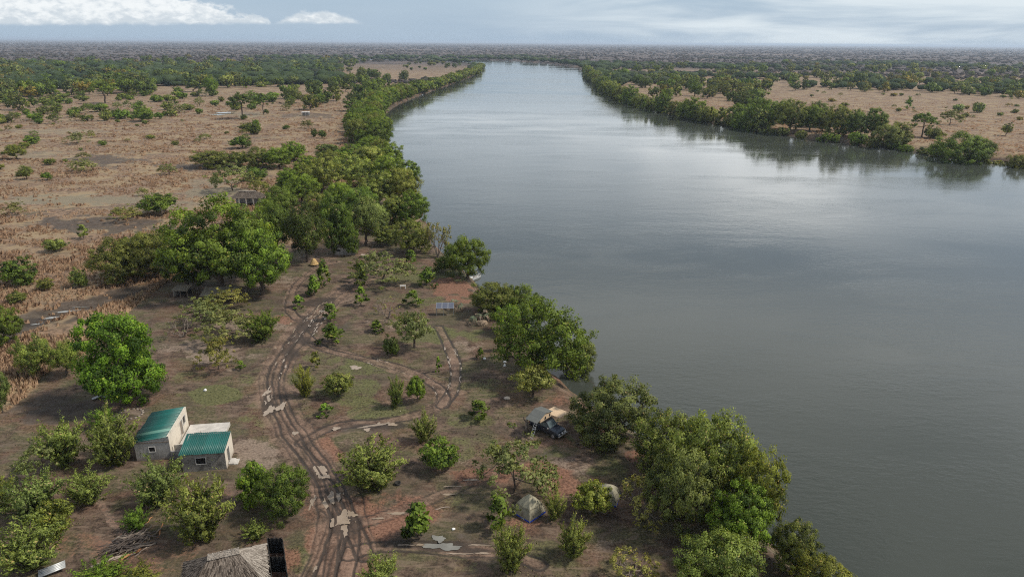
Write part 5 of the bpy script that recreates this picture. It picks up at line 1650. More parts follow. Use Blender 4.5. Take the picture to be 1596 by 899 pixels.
def build_firewood():
    rs = random.Random(9)
    a, b = Vector(P(158, 872)[:2]), Vector(P(242, 826)[:2])
    d = (b - a)
    ang0 = math.atan2(d.y, d.x)
    meshes = [branch_mesh(30 + i, rs.uniform(1.7, 3.4), rs.uniform(.05, .10), (M_['wood_dark'], M_['wood_dark'], M_['wood'], M_['wood_dark'], M_['wood_mid'])[i % 5]) for i in range(12)]
    lay = []
    for i in range(64):
        t = min(1, max(0, rs.gauss(.52, .21)))
        off = rs.gauss(0, .75) * (1.15 - abs(t - .5))
        c = a + d * t + Vector((-d.y, d.x)).normalized() * off
        z = ground_at(c.x, c.y)
        k = max(0, .8 - abs(off) * .35 - abs(t - .5) * .6) * (i / 64)
        o = link('firewood_branch', meshes[i % 12], None, 'thin branch in the firewood heap left of the thatched roof', 'branch', 'branches of the firewood heap')
        o.location = (c.x, c.y, z + k)
        o.rotation_euler = (rs.uniform(-.2, .2), rs.uniform(-.08, .08), ang0 + rs.gauss(0, .45) + (math.pi if rs.random() < .5 else 0))
    for x, y, L, r, m, da, lab in ((203, 866, 2.6, .13, 'wood_orange', .25, 'thick orange debarked log at the near side of the firewood heap'), (250, 826, 2.2, .11, 'wood_orange', .85, 'orange brown log lying apart at the right end of the firewood heap'),
                                   (172, 874, 3.2, .14, 'wood_pale', -.35, 'thick pale forked log at the lower left of the firewood heap'), (228, 815, 2.0, .10, 'wood_orange', .5, 'rusty brown log above the firewood heap'),
                                   (190, 868, 2.4, .09, 'wood_pale', -.5, 'pale log crossing the lower end of the firewood heap'), (223, 857, 1.9, .05, 'wood_pale', .2, 'thin pale stick lying just right of the firewood heap')):
        X, Y, _ = P(x, y)
        o = link('firewood_log', branch_mesh(int(x), L, r, M_[m]), None, lab, 'log', 'logs of the firewood heap')
        o.location = (X, Y, ground_at(X, Y) - .02)
        o.rotation_euler = (0, 0, ang0 + da)


build_firewood()


# ---- vehicle with roof tent
def build_vehicle():
    ang = math.radians(-40)
    v = empty('offroad_vehicle', 4.75, 77.6, 'dark blue four-wheel-drive wagon with an opened roof tent and awning', 'car', ang)
    # body: cross-section loft along the length
    prof = [  # x, half width low, sill z, waist z, half width at waist
        (-2.38, .80, .62, 1.06, .82), (-2.30, .90, .52, 1.10, .90), (-1.2, .93, .45, 1.14, .93), (0.0, .93, .45, 1.15, .93), (.62, .93, .45, 1.14, .92), (.95, .92, .48, 1.13, .90), (1.7, .91, .50, 1.07, .86), (2.12, .88, .52, 1.0, .82), (2.24, .80, .56, .86, .76)]
    mb = MB()
    rings = []
    for x, w0, z0, z1, w1 in prof:
        rings += [(x, -w0 * .96, z0), (x, -w0, z0 + .12), (x, -w0, (z0 + z1) / 2), (x, -w1 * .985, z1 - .05), (x, -w1 * .9, z1), (x, w1 * .9, z1), (x, w1 * .985, z1 - .05), (x, w0, (z0 + z1) / 2), (x, w0, z0 + .12), (x, w0 * .96, z0)]
    n = 10
    fs = [(i * n + k, i * n + (k + 1) % n, (i + 1) * n + (k + 1) % n, (i + 1) * n + k) for i in range(len(prof) - 1) for k in range(n)]
    fs += [tuple(range(n))[::-1], tuple((len(prof) - 1) * n + k for k in range(n))]
    mb.poly(rings, fs)
    body = mb.build('body', M_['navy'], v, smooth=False, bevel=.025)
    # cabin with pillars
    cab = MB()
    lo = [(-2.28, .86), (.85, .86)]
    hi = [(-2.12, .74), (.22, .74)]
    cab.poly([(-2.3, -.84, 1.1), (.88, -.84, 1.12), (.88, .84, 1.12), (-2.3, .84, 1.1), (-2.14, -.71, 1.84), (.2, -.71, 1.86), (.2, .71, 1.86), (-2.14, .71, 1.84)], [(4, 5, 6, 7), (0, 1, 5, 4), (1, 2, 6, 5), (2, 3, 7, 6), (3, 0, 4, 7)])
    cab.build('cabin', M_['navy'], v, bevel=.04)

    def pane(name, p, m='glass'):
        MB().poly(p, [(0, 1, 2, 3)]).build(name, M_[m], v)
    f = lambda y0, y1, t: [(.88 - .68 * t + .012, y0 + (.71 / .84 * y0 - y0) * t, 1.12 + .74 * t + .01), (.88 - .68 * t + .012, y1 + (.71 / .84 * y1 - y1) * t, 1.12 + .74 * t + .01)]
    a, b = f(-.76, .76, .08), f(-.76, .76, .9)
    pane('windscreen', [a[0], a[1], b[1], b[0]])
    for s in (-1, 1):
        for x0, x1, x2, x3 in ((-2.12, -1.4, -1.4, -2.02), (-1.32, -.42, -.42, -1.32), (-.34, .68, .18, -.34)):
            yy = lambda z: s * (.84 - .13 * (z - 1.1) / .74 + .008)
            pane('side_window', [(x0, yy(1.18), 1.18), (x1, yy(1.18), 1.18), (x2, yy(1.74), 1.74), (x3, yy(1.74), 1.74)])
    pane('rear_window', [(-2.285, -.66, 1.2), (-2.285, .66, 1.2), (-2.17, .6, 1.75), (-2.17, -.6, 1.75)])
    for x in (-1.4, 1.45):
        for s in (-1, 1):
            w = MB().disc((x, s * .80, .40), 1, .40, .27).build('wheel', M_['rubber'], v, bevel=.03)
            MB().disc((x, s * .925, .40), 1, .22, .04, 14).build('rim', M_['steel'], w)
            arch = MB()
            pts = [(x + math.cos(q) * .50, s * .935, .40 + math.sin(q) * .47) for q in np.linspace(.1, math.pi - .1, 9)]
            arch.tube(pts, .045, 5).build('wheel_arch', M_['rubber'], v)
    for s in (-1, 1):
        MB().box(2.2, 2.265, s * .62 - .15, s * .62 + .15, .72, .88).build('headlight', M_['white'], v, bevel=.02)
        MB().box(.62, .78, s * .94 - (.18 if s < 0 else 0), s * .94 + (.18 if s > 0 else 0), 1.14, 1.32).build('wing_mirror', M_['steel'], v, bevel=.03)
        MB().box(-2.42, -2.37, s * .72 - .1, s * .72 + .1, .8, 1.02).build('tail_light', simple('tail_lens', (.35, .02, .02), .3), v)
        for x in (-1.05, -.1):
            MB().box(x, x + .17, s * .935 - .012, s * .935 + .012, .98, 1.02).build('door_handle', M_['steel'], v)
    MB().box(2.23, 2.26, -.42, .42, .66, .9).build('grille', M_['rubber'], v)
    bull = MB().box(2.26, 2.42, -.88, .88, .48, .66)
    bull.build('bumper', M_['steel'], v, bevel=.03)
    MB().tube([(2.38, -.5, .6), (2.42, -.46, 1.05), (2.42, .46, 1.05), (2.38, .5, .6)], .035).build('bull_bar', M_['steel'], v, smooth=True)
    for s in (-1, 1):
        MB().disc((2.47, s * .26, .95), 1, .09, .16).build('spotlight', M_['white'], v)
    MB().box(-2.5, -2.38, -.85, .85, .5, .68).build('bumper', M_['rubber'], v, bevel=.02)
    MB().disc((.35, -.9, 1.6), 1, .05, .05).build('snorkel_head', M_['rubber'], v)
    rack = MB()
    for y in (-.7, .7):
        rack.tube([(-2.1, y, 1.95), (.2, y, 1.97)], .025)
    for x in (-2.05, -1.5, -.95, -.4, .15):
        rack.tube([(x, -.7, 1.96), (x, .7, 1.96)], .02)
    rack.build('roof_rack', M_['rubber'], v)
    MB().box(-2.3, -2.12, -.5, -.1, 1.2, 1.6).build('jerry_can', M_['white'], v, bevel=.03)
    # roof tent
    tent = MB().prism([(-1.75, 2.10), (-1.72, 2.5), (-.75, 3.02), (.5, 2.72), (.62, 2.10)], 0, -1.55, .05).build('roof_tent', M_['beige'], v, bevel=.03)
    MB().box(-1.6, .1, -1.8, .66, 2.0, 2.098).build('tent_base', M_['rubber'], tent)
    fly = MB()
    for (ya, za), (yb, zb) in (((-2.55, 2.42), (-1.72, 2.72)), ((-1.70, 2.72), (-.74, 3.12)), ((-.74, 3.12), (.72, 2.78))):
        fly.poly([(-1.72, ya, za), (.16, ya, za), (.16, yb, zb), (-1.72, yb, zb), (-1.72, ya, za - .02), (.16, ya, za - .02), (.16, yb, zb - .02), (-1.72, yb, zb - .02)], [(0, 1, 2, 3), (7, 6, 5, 4), (0, 4, 5, 1), (1, 5, 6, 2), (2, 6, 7, 3), (3, 7, 4, 0)])
    fly.build('fly_sheet', M_['fly_grey'], tent)
    MB().poly([(.06, -.95, 2.2), (.06, -.55, 2.2), (.06, -.6, 2.62), (.06, -.85, 2.55)], [(0, 1, 2, 3)]).build('tent_window', M_['rubber'], tent)
    MB().poly([(.06, .02, 2.25), (.06, .3, 2.25), (.06, .25, 2.6), (.06, .05, 2.66)], [(0, 1, 2, 3)]).build('tent_window', M_['rubber'], tent)
    lad = MB()
    p0, p1 = np.array([-.55, -1.82, 2.15]), np.array([-.55, -2.75, 0.02])
    for dx in (-.2, .2):
        lad.tube([p0 + (dx, 0, 0), p1 + (dx, 0, 0)], .03)
    for k in range(8):
        q0 = p0 + (p1 - p0) * (k + .5) / 8
        lad.tube([q0 - (.2, 0, 0), q0 + (.2, 0, 0)], .028)
    lad.build('ladder', M_['steel'], v)
    aw = MB().poly([(-1.3, .8, 2.12), (1.1, .8, 2.12), (1.1, 2.9, 2.0), (-1.3, 2.9, 2.0), (-1.3, .8, 2.10), (1.1, .8, 2.10), (1.1, 2.9, 1.98), (-1.3, 2.9, 1.98)], [(0, 1, 2, 3), (7, 6, 5, 4), (0, 4, 5, 1), (1, 5, 6, 2), (2, 6, 7, 3), (3, 7, 4, 0)]).build('awning', M_['beige'], v)
    for x in (-1.25, 1.05):
        MB().tube([(x, 2.86, 0), (x, 2.86, 1.99)], .02).build('awning_pole', M_['steel'], aw)
    # weathered stump behind the vehicle
    X, Y, _ = P(820, 671)
    st = empty('tree_stump', X, Y, 'tall weathered grey stump standing behind the parked vehicle', 'stump')
    MB().tube([(0, 0, -.2), (.05, 0, .6), (.02, .05, 1.3), (.1, .02, 1.9)], .22, 7, .12).build('trunk', M_['wood'], st, smooth=True)
    MB().tube([(.02, .05, 1.2), (-.3, .1, 1.6), (-.35, .12, 2.0)], .1, 5, .05).build('broken_branch', M_['wood_dark'], st)
    MB().tube([(.05, 0, 1.0), (.35, 0, 1.3), (.42, -.05, 1.7)], .1, 5, .05).build('broken_branch', M_['wood_dark'], st)
    MB().tube([(.1, .02, 1.85), (.08, .05, 2.3)], .09, 5, .04).build('broken_branch', M_['wood_dark'], st)


build_vehicle()


# ---- dome tents
def dome_tent(x, y, half, height, rot, label):
    t = empty('dome_tent', x, y, label, 'tent', rot, group='tents in the camp')
    n, k = 64, 18

    def shell(lo, hi, grow, name, mat, wr, parent, rows):
        V, Q = [], []
        for j in range(rows + 1):
            s = lo + (hi - lo) * j / rows
            rad = half * grow * max(0.0, 1 - s ** 1.75) ** .82 + .015
            z = s * height * (grow if lo > 0 else 1) + (.02 if lo == 0 else 0)
            for i in range(n):
                a = 2 * math.pi * i / n
                sq = 1.0 / (abs(math.cos(a)) + abs(math.sin(a)))          # square plan with its corners on the axes
                f = .12 * (1 - abs(math.cos(2 * a))) * math.sin(math.pi * min(1, s * 1.1)) # panels bulge between the poles
                w = wr * math.sin(9 * a + 5 * s) * math.sin(math.pi * s)
                r = rad * (sq + f + w)
                V.append((r * math.cos(a), r * math.sin(a), z))
        for j in range(rows):
            for i in range(n):
                Q.append((j * n + i, j * n + (i + 1) % n, (j + 1) * n + (i + 1) % n, (j + 1) * n + i))
        mb = MB().poly(V, Q + [tuple(rows * n + i for i in range(n))])
        o = mb.build(name, mat, parent, smooth=True)
        if lo > 0:
            o.modifiers.new('thickness', 'SOLIDIFY').thickness = .02
        return o
    shell(0, 1, 1.0, 'canopy', M_['canvas'], .012, t, k)
    shell(.52, 1, 1.045, 'fly_sheet', M_['canvas_fly'], .012, t, 10)
    gs = MB()
    o_, i_ = half * 1.03, half * .93
    pts = [(o_, 0, 0), (0, o_, 0), (-o_, 0, 0), (0, -o_, 0), (o_, 0, .17), (0, o_, .17), (-o_, 0, .17), (0, -o_, .17), (i_, 0, .175), (0, i_, .175), (-i_, 0, .175), (0, -i_, .175)]
    gs.poly(pts, [(i, (i + 1) % 4, 4 + (i + 1) % 4, 4 + i) for i in range(4)] + [(4 + i, 4 + (i + 1) % 4, 8 + (i + 1) % 4, 8 + i) for i in range(4)])
    gs.build('groundsheet', M_['blue'], t)
    for q in range(4):
        a = q * math.pi / 2
        pts = []
        for s in np.linspace(0, .985, 14):
            r = half * 1.02 * max(0, 1 - s ** 1.75) ** .82 + .03
            pts.append((r * math.cos(a), r * math.sin(a), s * height * 1.01 + .03))
        MB().tube(pts, .035, 5).build('pole_sleeve', M_['canvas_fly'], t, smooth=True)
    for q, w in ((-.62, .26), (.25, .2)):
        a = -math.pi / 2 + q
        pts = []
        for s in (.22, .34, .44):
            rad = half * (1 - s ** 1.75) ** .82
            sq = 1.0 / (abs(math.cos(a)) + abs(math.sin(a)))
            r = rad * (sq + .1) + .05
            pts.append((r * math.cos(a), r * math.sin(a), s * height))
        MB().tube(pts, .045, 5, .02).build('rolled_flap', M_['wood_dark'], t, smooth=True)
    MB().tube([(0, 0, height * .99), (0, 0, height * 1.06)], .06, 6, .015).build('tent_peak', M_['canvas_fly'], t)
    return t


dome_tent(1.98, 61.5, 1.72, 2.2, .02, 'olive dome tent with a bright blue groundsheet edge, standing in the open')
X, Y, _ = P(957, 790)
dome_tent(X - .5, Y + 1.5, 1.7, 1.75, .45, 'olive tent half hidden behind the rounded shrub and half bare shrub')


# ---- solar panels on a stand
def build_solar():
    X, Y, _ = P(694, 490)
    s = empty('solar_array', X, Y, 'three blue solar panels on a low leg stand in the camp', 'solar panel', .04)
    tilt = Matrix.Rotation(math.radians(24), 4, 'X')
    for i in range(3):
        x0 = -1.62 + i * 1.09
        fr = MB().box(x0, x0 + 1.05, -.75, .75, -.02, .02).build('panel', M_['steel'], s)
        fr.matrix_local = Matrix.Translation((0, 0, 1.75)) @ tilt
        MB().box(x0 + .05, x0 + 1.0, -.7, .7, .021, .026).build('solar_cells', M_['solar'], fr)
    for x in (-1.55, -.3, .55, 1.55):
        MB().tube([(x, -.62, -.1), (x, -.62, 1.46)], .04).build('leg', M_['tin'], s)
    for x in (-1.55, 1.55):
        MB().tube([(x, .62, -.1), (x, .62, 1.98)], .04).build('leg', M_['wood_dark'], s)
    MB().tube([(-1.6, -.62, 1.44), (1.6, -.62, 1.44)], .03).build('rail', M_['tin'], s)
    MB().tube([(-1.6, .62, 1.98), (1.6, .62, 1.98)], .03).build('rail', M_['tin'], s)


M_['solar'] = simple('solar_cells', (.095, .105, .14), .25, .12, 6)
build_solar()


# ---- small camp things
def bench(x, y, label):
    X, Y, _ = P(x, y)
    b = empty('white_bench', X, Y, label, 'bench', .05)
    MB().box(-.6, .6, -.2, .2, .62, .68).build('seat', M_['white'], b, bevel=.02)
    for sx in (-.5, .5):
        for sy in (-.15, .15):
            MB().tube([(sx, sy, -.05), (sx, sy, .62)], .03).build('leg', M_['white'], b)


bench(628, 450, 'small white bench standing in the middle of the camp')


def rock_mesh(seed, s, mat):
    bm = bmesh.new()
    bmesh.ops.create_icosphere(bm, subdivisions=2, radius=1)
    rs = random.Random(seed)
    ph = [rs.random() * 6 for _ in range(6)]
    for v in bm.verts:
        k = 1 + .14 * math.sin(3 * v.co.x + ph[0]) + .12 * math.sin(4 * v.co.y + ph[1]) + .1 * math.sin(5 * v.co.z + ph[2])
        v.co = Vector((v.co.x * s[0] * k, v.co.y * s[1] * k, v.co.z * s[2] * k))
    me = bpy.data.meshes.new('rock')
    bm.to_mesh(me)
    bm.free()
    me.materials.append(mat)
    me.polygons.foreach_set('use_smooth', [True] * len(me.polygons))
    return me


for i, (x, y, s, lab) in enumerate(((790, 622, (.42, .3, .26), 'pale boulder left of the flat thorn tree behind the vehicle'), (755, 560, (.28, .22, .2), 'single white stone on the grass left of the bank'), (787, 565, (.28, .2, .22), 'upper one of two white stones at the river bank'),
                                  (787, 571, (.28, .2, .22), 'lower one of two white stones at the river bank'), (320, 609, (.3, .22, .18), 'small pale stone on green grass above the house'), (707, 825, (.2, .14, .1), 'small white stone above the grey puddle at the bottom'), (900, 692, (.18, .15, .1), 'small dark stone right of the parked vehicle'))):
    X, Y, _ = P(x, y)
    o = link('stone', rock_mesh(i, s, M_['wood_dark'] if 'dark' in lab else M_['stone'] if i == 0 else M_['white']), None, lab, 'stone')
    o.location = (X, Y, ground_at(X, Y) + s[2] * .55)
    o.rotation_euler = (0, 0, i * 1.3)
X, Y, _ = P(620, 755)
pot = MB()
ring = lambda r, z: [(r * math.cos(k * .5236), r * math.sin(k * .5236), z) for k in range(12)]
V = ring(.3, 0) + ring(.36, .28) + ring(.3, .28) + ring(.25, .06)
pot.poly(V, [(j * 12 + k, j * 12 + (k + 1) % 12, (j + 1) * 12 + (k + 1) % 12, (j + 1) * 12 + k) for j in range(3) for k in range(12)] + [tuple(range(36, 48))])
pot = pot.build('black_basin', M_['rubber'], None, True, label='black round basin beside the broad light green thicket', cat='basin')
pot.location = (X, Y, ground_at(X, Y))


# sticks lying about
for i, (x, y, L, a, lab) in enumerate(((690, 792, 1.6, .3, 'pale stick lying on the ground between round shrub and tent'), (805, 585, 1.8, -.2, 'bleached stick at the river bank below the white stones'), (592, 578, 1.8, .05, 'dark log lying inside the loop track'),
                                      (710, 478, 2.2, -.8, 'pale pole lying behind the solar panels'), (672, 512, 2.4, -.6, 'grey stick lying left of the solar panels'), (690, 588, 2.0, -.3, 'dead branch beside the curved double ruts'), (330, 770, 1.6, .9, 'dead stick in front of the small house wing'), (110, 778, 1.5, .2, 'pale dead stick among the shrubs at the left'))):
    X, Y, _ = P(x, y)
    o = link('fallen_branch', branch_mesh(50 + i, L, .06, M_['wood_pale' if 'pale' in lab or 'bleached' in lab else 'wood']), None, lab, 'branch')
    o.location = (X, Y, ground_at(X, Y) - .01)
    o.rotation_euler = (0, 0, a)


# ---- roofed shelters and huts of the camp
def shelter(x, y, w, d, hgt, label, name, roof, rot=0.0, tilt=.12, posts=True, dark=False):
    X, Y, _ = P(x, y)
    s = empty(name, X, Y, label, 'shelter', rot)
    mb = MB()
    n = 8
    pts = []
    rs = random.Random(int(x))
    for j in range(2):
        for i in range(n + 1):
            pts.append((-w / 2 - .2 + (w + .4) * i / n, -.2 + (d + .4) * j, hgt + tilt * d * j + rs.uniform(-.04, .04)))
    low = [(p[0], p[1], p[2] - .12) for p in pts]
    m = n + 1
    mb.poly(pts + low, [(i, i + 1, m + i + 1, m + i) for i in range(n)] + [(2 * m + i, 3 * m + i, 3 * m + i + 1, 2 * m + i + 1) for i in range(n)] + [(i, 2 * m + i, 2 * m + i + 1, i + 1) for i in range(n)] + [(m + i, m + i + 1, 3 * m + i + 1, 3 * m + i) for i in range(n)] + [(0, m, 3 * m, 2 * m), (n, 2 * m + n, 3 * m + n, m + n)])
    mb.build('roof', roof, s)
    for px in (-w / 2, 0, w / 2):
        for py in (0, d):
            MB().tube([(px, py, -.1), (px, py, hgt - .1 + tilt * py)], .06).build('post', M_['wood'], s)
    if dark:
        MB().box(-w / 2, w / 2, d - .1, d, 0, hgt - .1).build('back_wall', M_['net'], s)
        MB().box(-w / 2 - .003, -w / 2 + .08, 0, d - .1, 0, hgt - .1).build('side_wall', M_['cement'], s)
    return s


M_['old_thatch_flat'] = simple('old_roof_straw', (.19, .165, .125), .95, .3, 3, bump=.6)
shelter(341, 474, 6.0, 3.4, 1.75, 'low flat roofed shelter under the big green trees', 'flat_shelter', M_['old_thatch_flat'], .12)
shelter(282, 464, 2.6, 2.2, 1.5, 'small dark box shelter at the left foot of the big green clump', 'box_shelter', M_['old_thatch_flat'], .05, dark=True)
X, Y, _ = P(490, 414)
hut = empty('straw_hut', X, Y, 'small yellow straw hut beside the dark feathery tree', 'hut')
rng_ = np.random.default_rng(2)
for k in range(12):
    a0, a1 = 6.2832 * k / 12, 6.2832 * (k + 1) / 12
    r = .95
    c0, c1 = (r * math.cos(a0), r * math.sin(a0), .35), (r * math.cos(a1), r * math.sin(a1), .35)
    V, Q, T = thatch_face((c0, c1, (.28 * math.cos(a1), .28 * math.sin(a1), 1.5), (.28 * math.cos(a0), .28 * math.sin(a0), 1.5)), 4, 5, rng_, .03)
    me = mesh_np('roof_segment', V, Q, [M_['straw']])
    fattr(me, 'tint', T)
    link('roof_segment', me, hut)
MB().poly([(.3 * math.cos(6.2832 * k / 10), .3 * math.sin(6.2832 * k / 10), 1.48) for k in range(10)] + [(0, 0, 1.7)], [(k, (k + 1) % 10, 10) for k in range(10)]).build('roof_cap', M_['straw'], hut)
for k in range(6):
    a = 6.2832 * k / 6
    MB().tube([(.7 * math.cos(a), .7 * math.sin(a), -.1), (.62 * math.cos(a), .62 * math.sin(a), .7)], .05).build('post', M_['wood'], hut)
X, Y, _ = P(568, 402)
tb = empty('straw_table', X, Y, 'low table with pale straw top beside the logs at the end of camp', 'table')
MB().box(-.75, .75, -.45, .45, .62, .72).build('table_top', M_['wood_pale'], tb, bevel=.03)
for sx in (-.6, .6):
    for sy in (-.35, .35):
        MB().tube([(sx, sy, -.1), (sx, sy, .63)], .045).build('leg', M_['wood_pale'], tb)
for i in range(5):
    X, Y, _ = P(580 + i * 4, 404 - (i % 2))
    o = link('upright_log', MB().tube([(0, 0, -.1), (.05, 0, .5), (.08 * (i % 2), .03, .9)], .1, 6, .08).mesh('upright_log', M_['wood_pale' if i % 2 else 'wood'], True), None, f'upright log stump right of the straw table, {ordinal(i + 1)} from the left', 'log', 'log stumps by the straw table')
    o.location = (X, Y, ground_at(X, Y))
X, Y, _ = P(538, 398)
gh = empty('grey_hut', X, Y, 'grey walled hut in the shade of the dark upright trees', 'hut', .05, z=0.0)
put(wall(4.6, 1.9, 1.9, .15, [(.5, 1.3, .9, 1.4)]).build('wall', M_['cement'], gh), -2.3, 0)
put(wall(3.0, 1.9, 1.9, .15, []).build('wall', M_['cement'], gh), 2.15, .15, 0, math.pi / 2).location.x = 2.302
put(wall(4.6, 1.9, 1.9, .15, []).build('wall', M_['cement'], gh), 2.3, 3.3, 0, math.pi)
MB().prism([(-.3, 1.92), (1.65, 2.75), (3.6, 1.92)], 0, -2.6, 2.6).build('roof', M_['old_thatch_flat'], gh)

X, Y, _ = P(392, 322)
lodge = empty('thatched_lodge', X - 1.5, Y, 'long thatched lodge behind the big green trees at the plain edge', 'lodge', .03)
hip_roof(lodge, 9.0, 4.4, 2.5, 4.3, 2.2, 6.8, np.random.default_rng(6), (M_['thatch'], M_['thatch'], M_['thatch']), n=9)
for i in range(5):
    put(MB().box(-.18, .18, 0, .3, -.2, 2.5).build('pillar', M_['cream'], lodge), .3 + i * 2.1, .1)
MB().box(.1, 8.9, 3.9, 4.1, 0, 2.5).build('back_wall', M_['cement'], lodge)
lodge.location.x -= 4.5

# fences and posts under the big trees
for i, (x, y) in enumerate(((366, 462), (374, 458), (383, 462), (354, 452))):
    X, Y, _ = P(x, y)
    o = link('fence_post', MB().tube([(0, 0, -.2), (.03, .02, 1.3)], .05).mesh('fence_post', M_['wood_pale']), None, f'thin pale fence post under the big green trees, {ordinal(i + 1)} from the left' if False else f'thin pale fence post under the big green trees, {("second", "third", "fourth", "first")[i]} from the left', 'post', 'posts under the big green trees')
    o.location = (X, Y, ground_at(X, Y))


# ---- fan palms at the bank
def fan_palm(x, y, size, label, dead):
    X, Y, _ = P(x, y)
    p = empty('fan_palm', X, Y, label, 'palm')
    MB().tube([(0, 0, -.2), (.05, 0, .5 * size), (.02, .05, .9 * size)], .16 * size, 7, .12 * size).build('trunk', M_['wood'], p, smooth=True)
    rs = random.Random(int(x))
    for k in range(22):
        a = 6.2832 * k / 22 + rs.uniform(-.1, .1)
        drop = rs.uniform(-.6, .9) if k % 3 else -.9
        L = size * rs.uniform(1.0, 1.5)
        mb = MB()
        d = Vector((math.cos(a), math.sin(a), drop)).normalized()
        s = Vector((-math.sin(a), math.cos(a), 0))
        u = s.cross(d) * -1
        o = Vector((0, 0, .9 * size))
        hub = o + d * L * .5
        mb.tube([o, o + d * L * .25 + Vector((0, 0, .05)), hub], .022, 4, .015)
        for j in range(7):
            f = (j - 3) / 3 * .95
            tip = hub + (d * math.cos(f) + s * math.sin(f)) * L * .6 - Vector((0, 0, .22 * L * (1 + abs(f))))
            mid = hub + (d * math.cos(f) + s * math.sin(f)) * L * .32
            wv = (s * math.cos(f) - d * math.sin(f)) * .05 * size
            mb.poly([hub, mid - wv, tip, mid + wv], [(0, 1, 2, 3)])
        mb.build('frond', M_['frond_dead'] if (drop < -.3 or rs.random() < dead) else M_['frond'], p)


M_['frond'] = simple('green_frond', (.10, .13, .065), .6, .2)
M_['frond_dead'] = simple('dead_frond', (.26, .19, .13), .85, .25)
fan_palm(748, 504, 1.5, 'fan palm with drooping dead fronds right of the solar panels', .35)
fan_palm(712, 482, 1.2, 'greyer fan palm just behind the solar panels', .2)


# ---- boats
def boat(x, y, L, rot, label, canopy=False, z=WATER_Z, at=None):
    X, Y = at if at else P(x, y, z)[:2]
    b = link('boat', None, None, label, 'boat')
    b.location = (X, Y, z)
    b.rotation_euler = (0, 0, rot)
    st = [(-.5, .42, .0), (-.25, .48, -.02), (.1, .46, -.02), (.35, .28, .05), (.5, .02, .16)]
    V = []
    for s, w, k in st:
        x_, w_ = s * L, w * L * .36
        V += [(x_, -w_, .42 + k * 2), (x_, -w_ * .8, -.15 + k), (x_, 0, -.25 + k), (x_, w_ * .8, -.15 + k), (x_, w_, .42 + k * 2), (x_, w_ * .85, .40 + k * 2), (x_, w_ * .7, .05 + k), (x_, -w_ * .7, .05 + k), (x_, -w_ * .85, .40 + k * 2)]
    n = 9
    fs = [(i * n + j, i * n + (j + 1) % n, (i + 1) * n + (j + 1) % n, (i + 1) * n + j) for i in range(len(st) - 1) for j in range(n)] + [tuple(range(n))[::-1]]
    MB().poly(V, fs).build('hull', M_['fibre'], b)
    for s in (-.2, .1):
        MB().box(s * L - .12, s * L + .12, -.13 * L, .13 * L, .28, .33).build('thwart', M_['wood'], b)
    MB().box(-.5 * L - .22, -.5 * L + .02, -.14, .14, .1, .75).build('outboard_motor', M_['rubber'], b, bevel=.04)
    if canopy:
        MB().box(-.42 * L, .12 * L, -.17 * L, .17 * L, 1.75, 1.81).build('canopy', M_['white'], b)
        for sx in (-.4, .1):
            for sy in (-.15, .15):
                MB().tube([(sx * L, sy * L, .35), (sx * L, sy * L, 1.76)], .025).build('canopy_pole', M_['steel'], b)


X, Y, _ = P(741, 434, WATER_Z)
boat(0, 0, 4.6, .9, 'white boat moored under the round tree at the red bank', at=(X - .3, Y - .2))
boat(598, 172, 7, 1.2, 'white canopy boat moored at the left bank past the bend', True)
boat(600, 160, 6.5, 1.25, 'farther white boat behind the canopy boat at the left bank', True)

# white shed by the left woodland and corrugated scrap by the solitary tree
X, Y, _ = P(476, 181)
sh = empty('white_shed', X, Y, 'small white roofed shed against the dark trees beyond the left plain', 'shed', .1)
MB().box(-2.6, 2.6, 0, 3.4, 2.2, 2.35).build('roof', M_['white'], sh)
MB().box(-2.4, 2.4, 2.9, 3.1, 0, 2.2).build('back_wall', M_['cement'], sh)
for sx in (-2.4, 0, 2.4):
    MB().tube([(sx, .2, -.1), (sx, .2, 2.2)], .07).build('post', M_['white'], sh)
X, Y, _ = P(143, 622)
for i in range(4):
    s = link('scrap_sheet', corrugated(.8, 1.5 + .3 * (i % 2)).mesh('scrap_sheet', M_['tin' if i % 2 == 0 else 'wood_dark'], True), None, f'grey scrap sheet in the pile by the solitary round tree, {("left end", "second", "third", "right end")[i]} of four', 'sheet', 'scrap sheets by the solitary tree')
    s.modifiers.new('thickness', 'SOLIDIFY').thickness = .006
    s.location = (X + i * .75, Y + .25 * (i % 2), ground_at(X, Y) + .12 + .06 * i)
    s.rotation_euler = (.16 + .1 * i, .12 * (i - 1), -.9 + .5 * i)
X, Y, _ = P(203, 646)
rg = empty('stone_ring', X, Y, 'pale round stone ring behind the green-roofed house', 'stone ring')
for k in range(18):
    a = 6.2832 * k / 18
    o = link('stone', rock_mesh(k % 4 + 60, (.2, .15, .1), M_['stone_dull']), rg)
    o.location = (1.55 * math.cos(a), 1.4 * math.sin(a), .05)
    o.rotation_euler = (0, 0, a * 2.3)


# ---- puddles: flat sheets of muddy water lying in the ruts and hollows
def puddle_mat(name, col):
    m, q = material(name)
    n = q.noise(q.pos(), .6, 3)
    q.out(q.bsdf(q.mix(q.ramp(n, .3, .7), tuple(c * .85 for c in col), tuple(c * 1.1 for c in col)), .06, q.bump(q.noise(q.pos(), 2.5, 2), .03, .05), IOR=1.333, Specular_IOR_Level=.6))
    return m


M_['puddle'] = puddle_mat('muddy_puddle', (.29, .228, .172))
M_['puddle_grey'] = puddle_mat('grey_puddle', (.2, .195, .175))


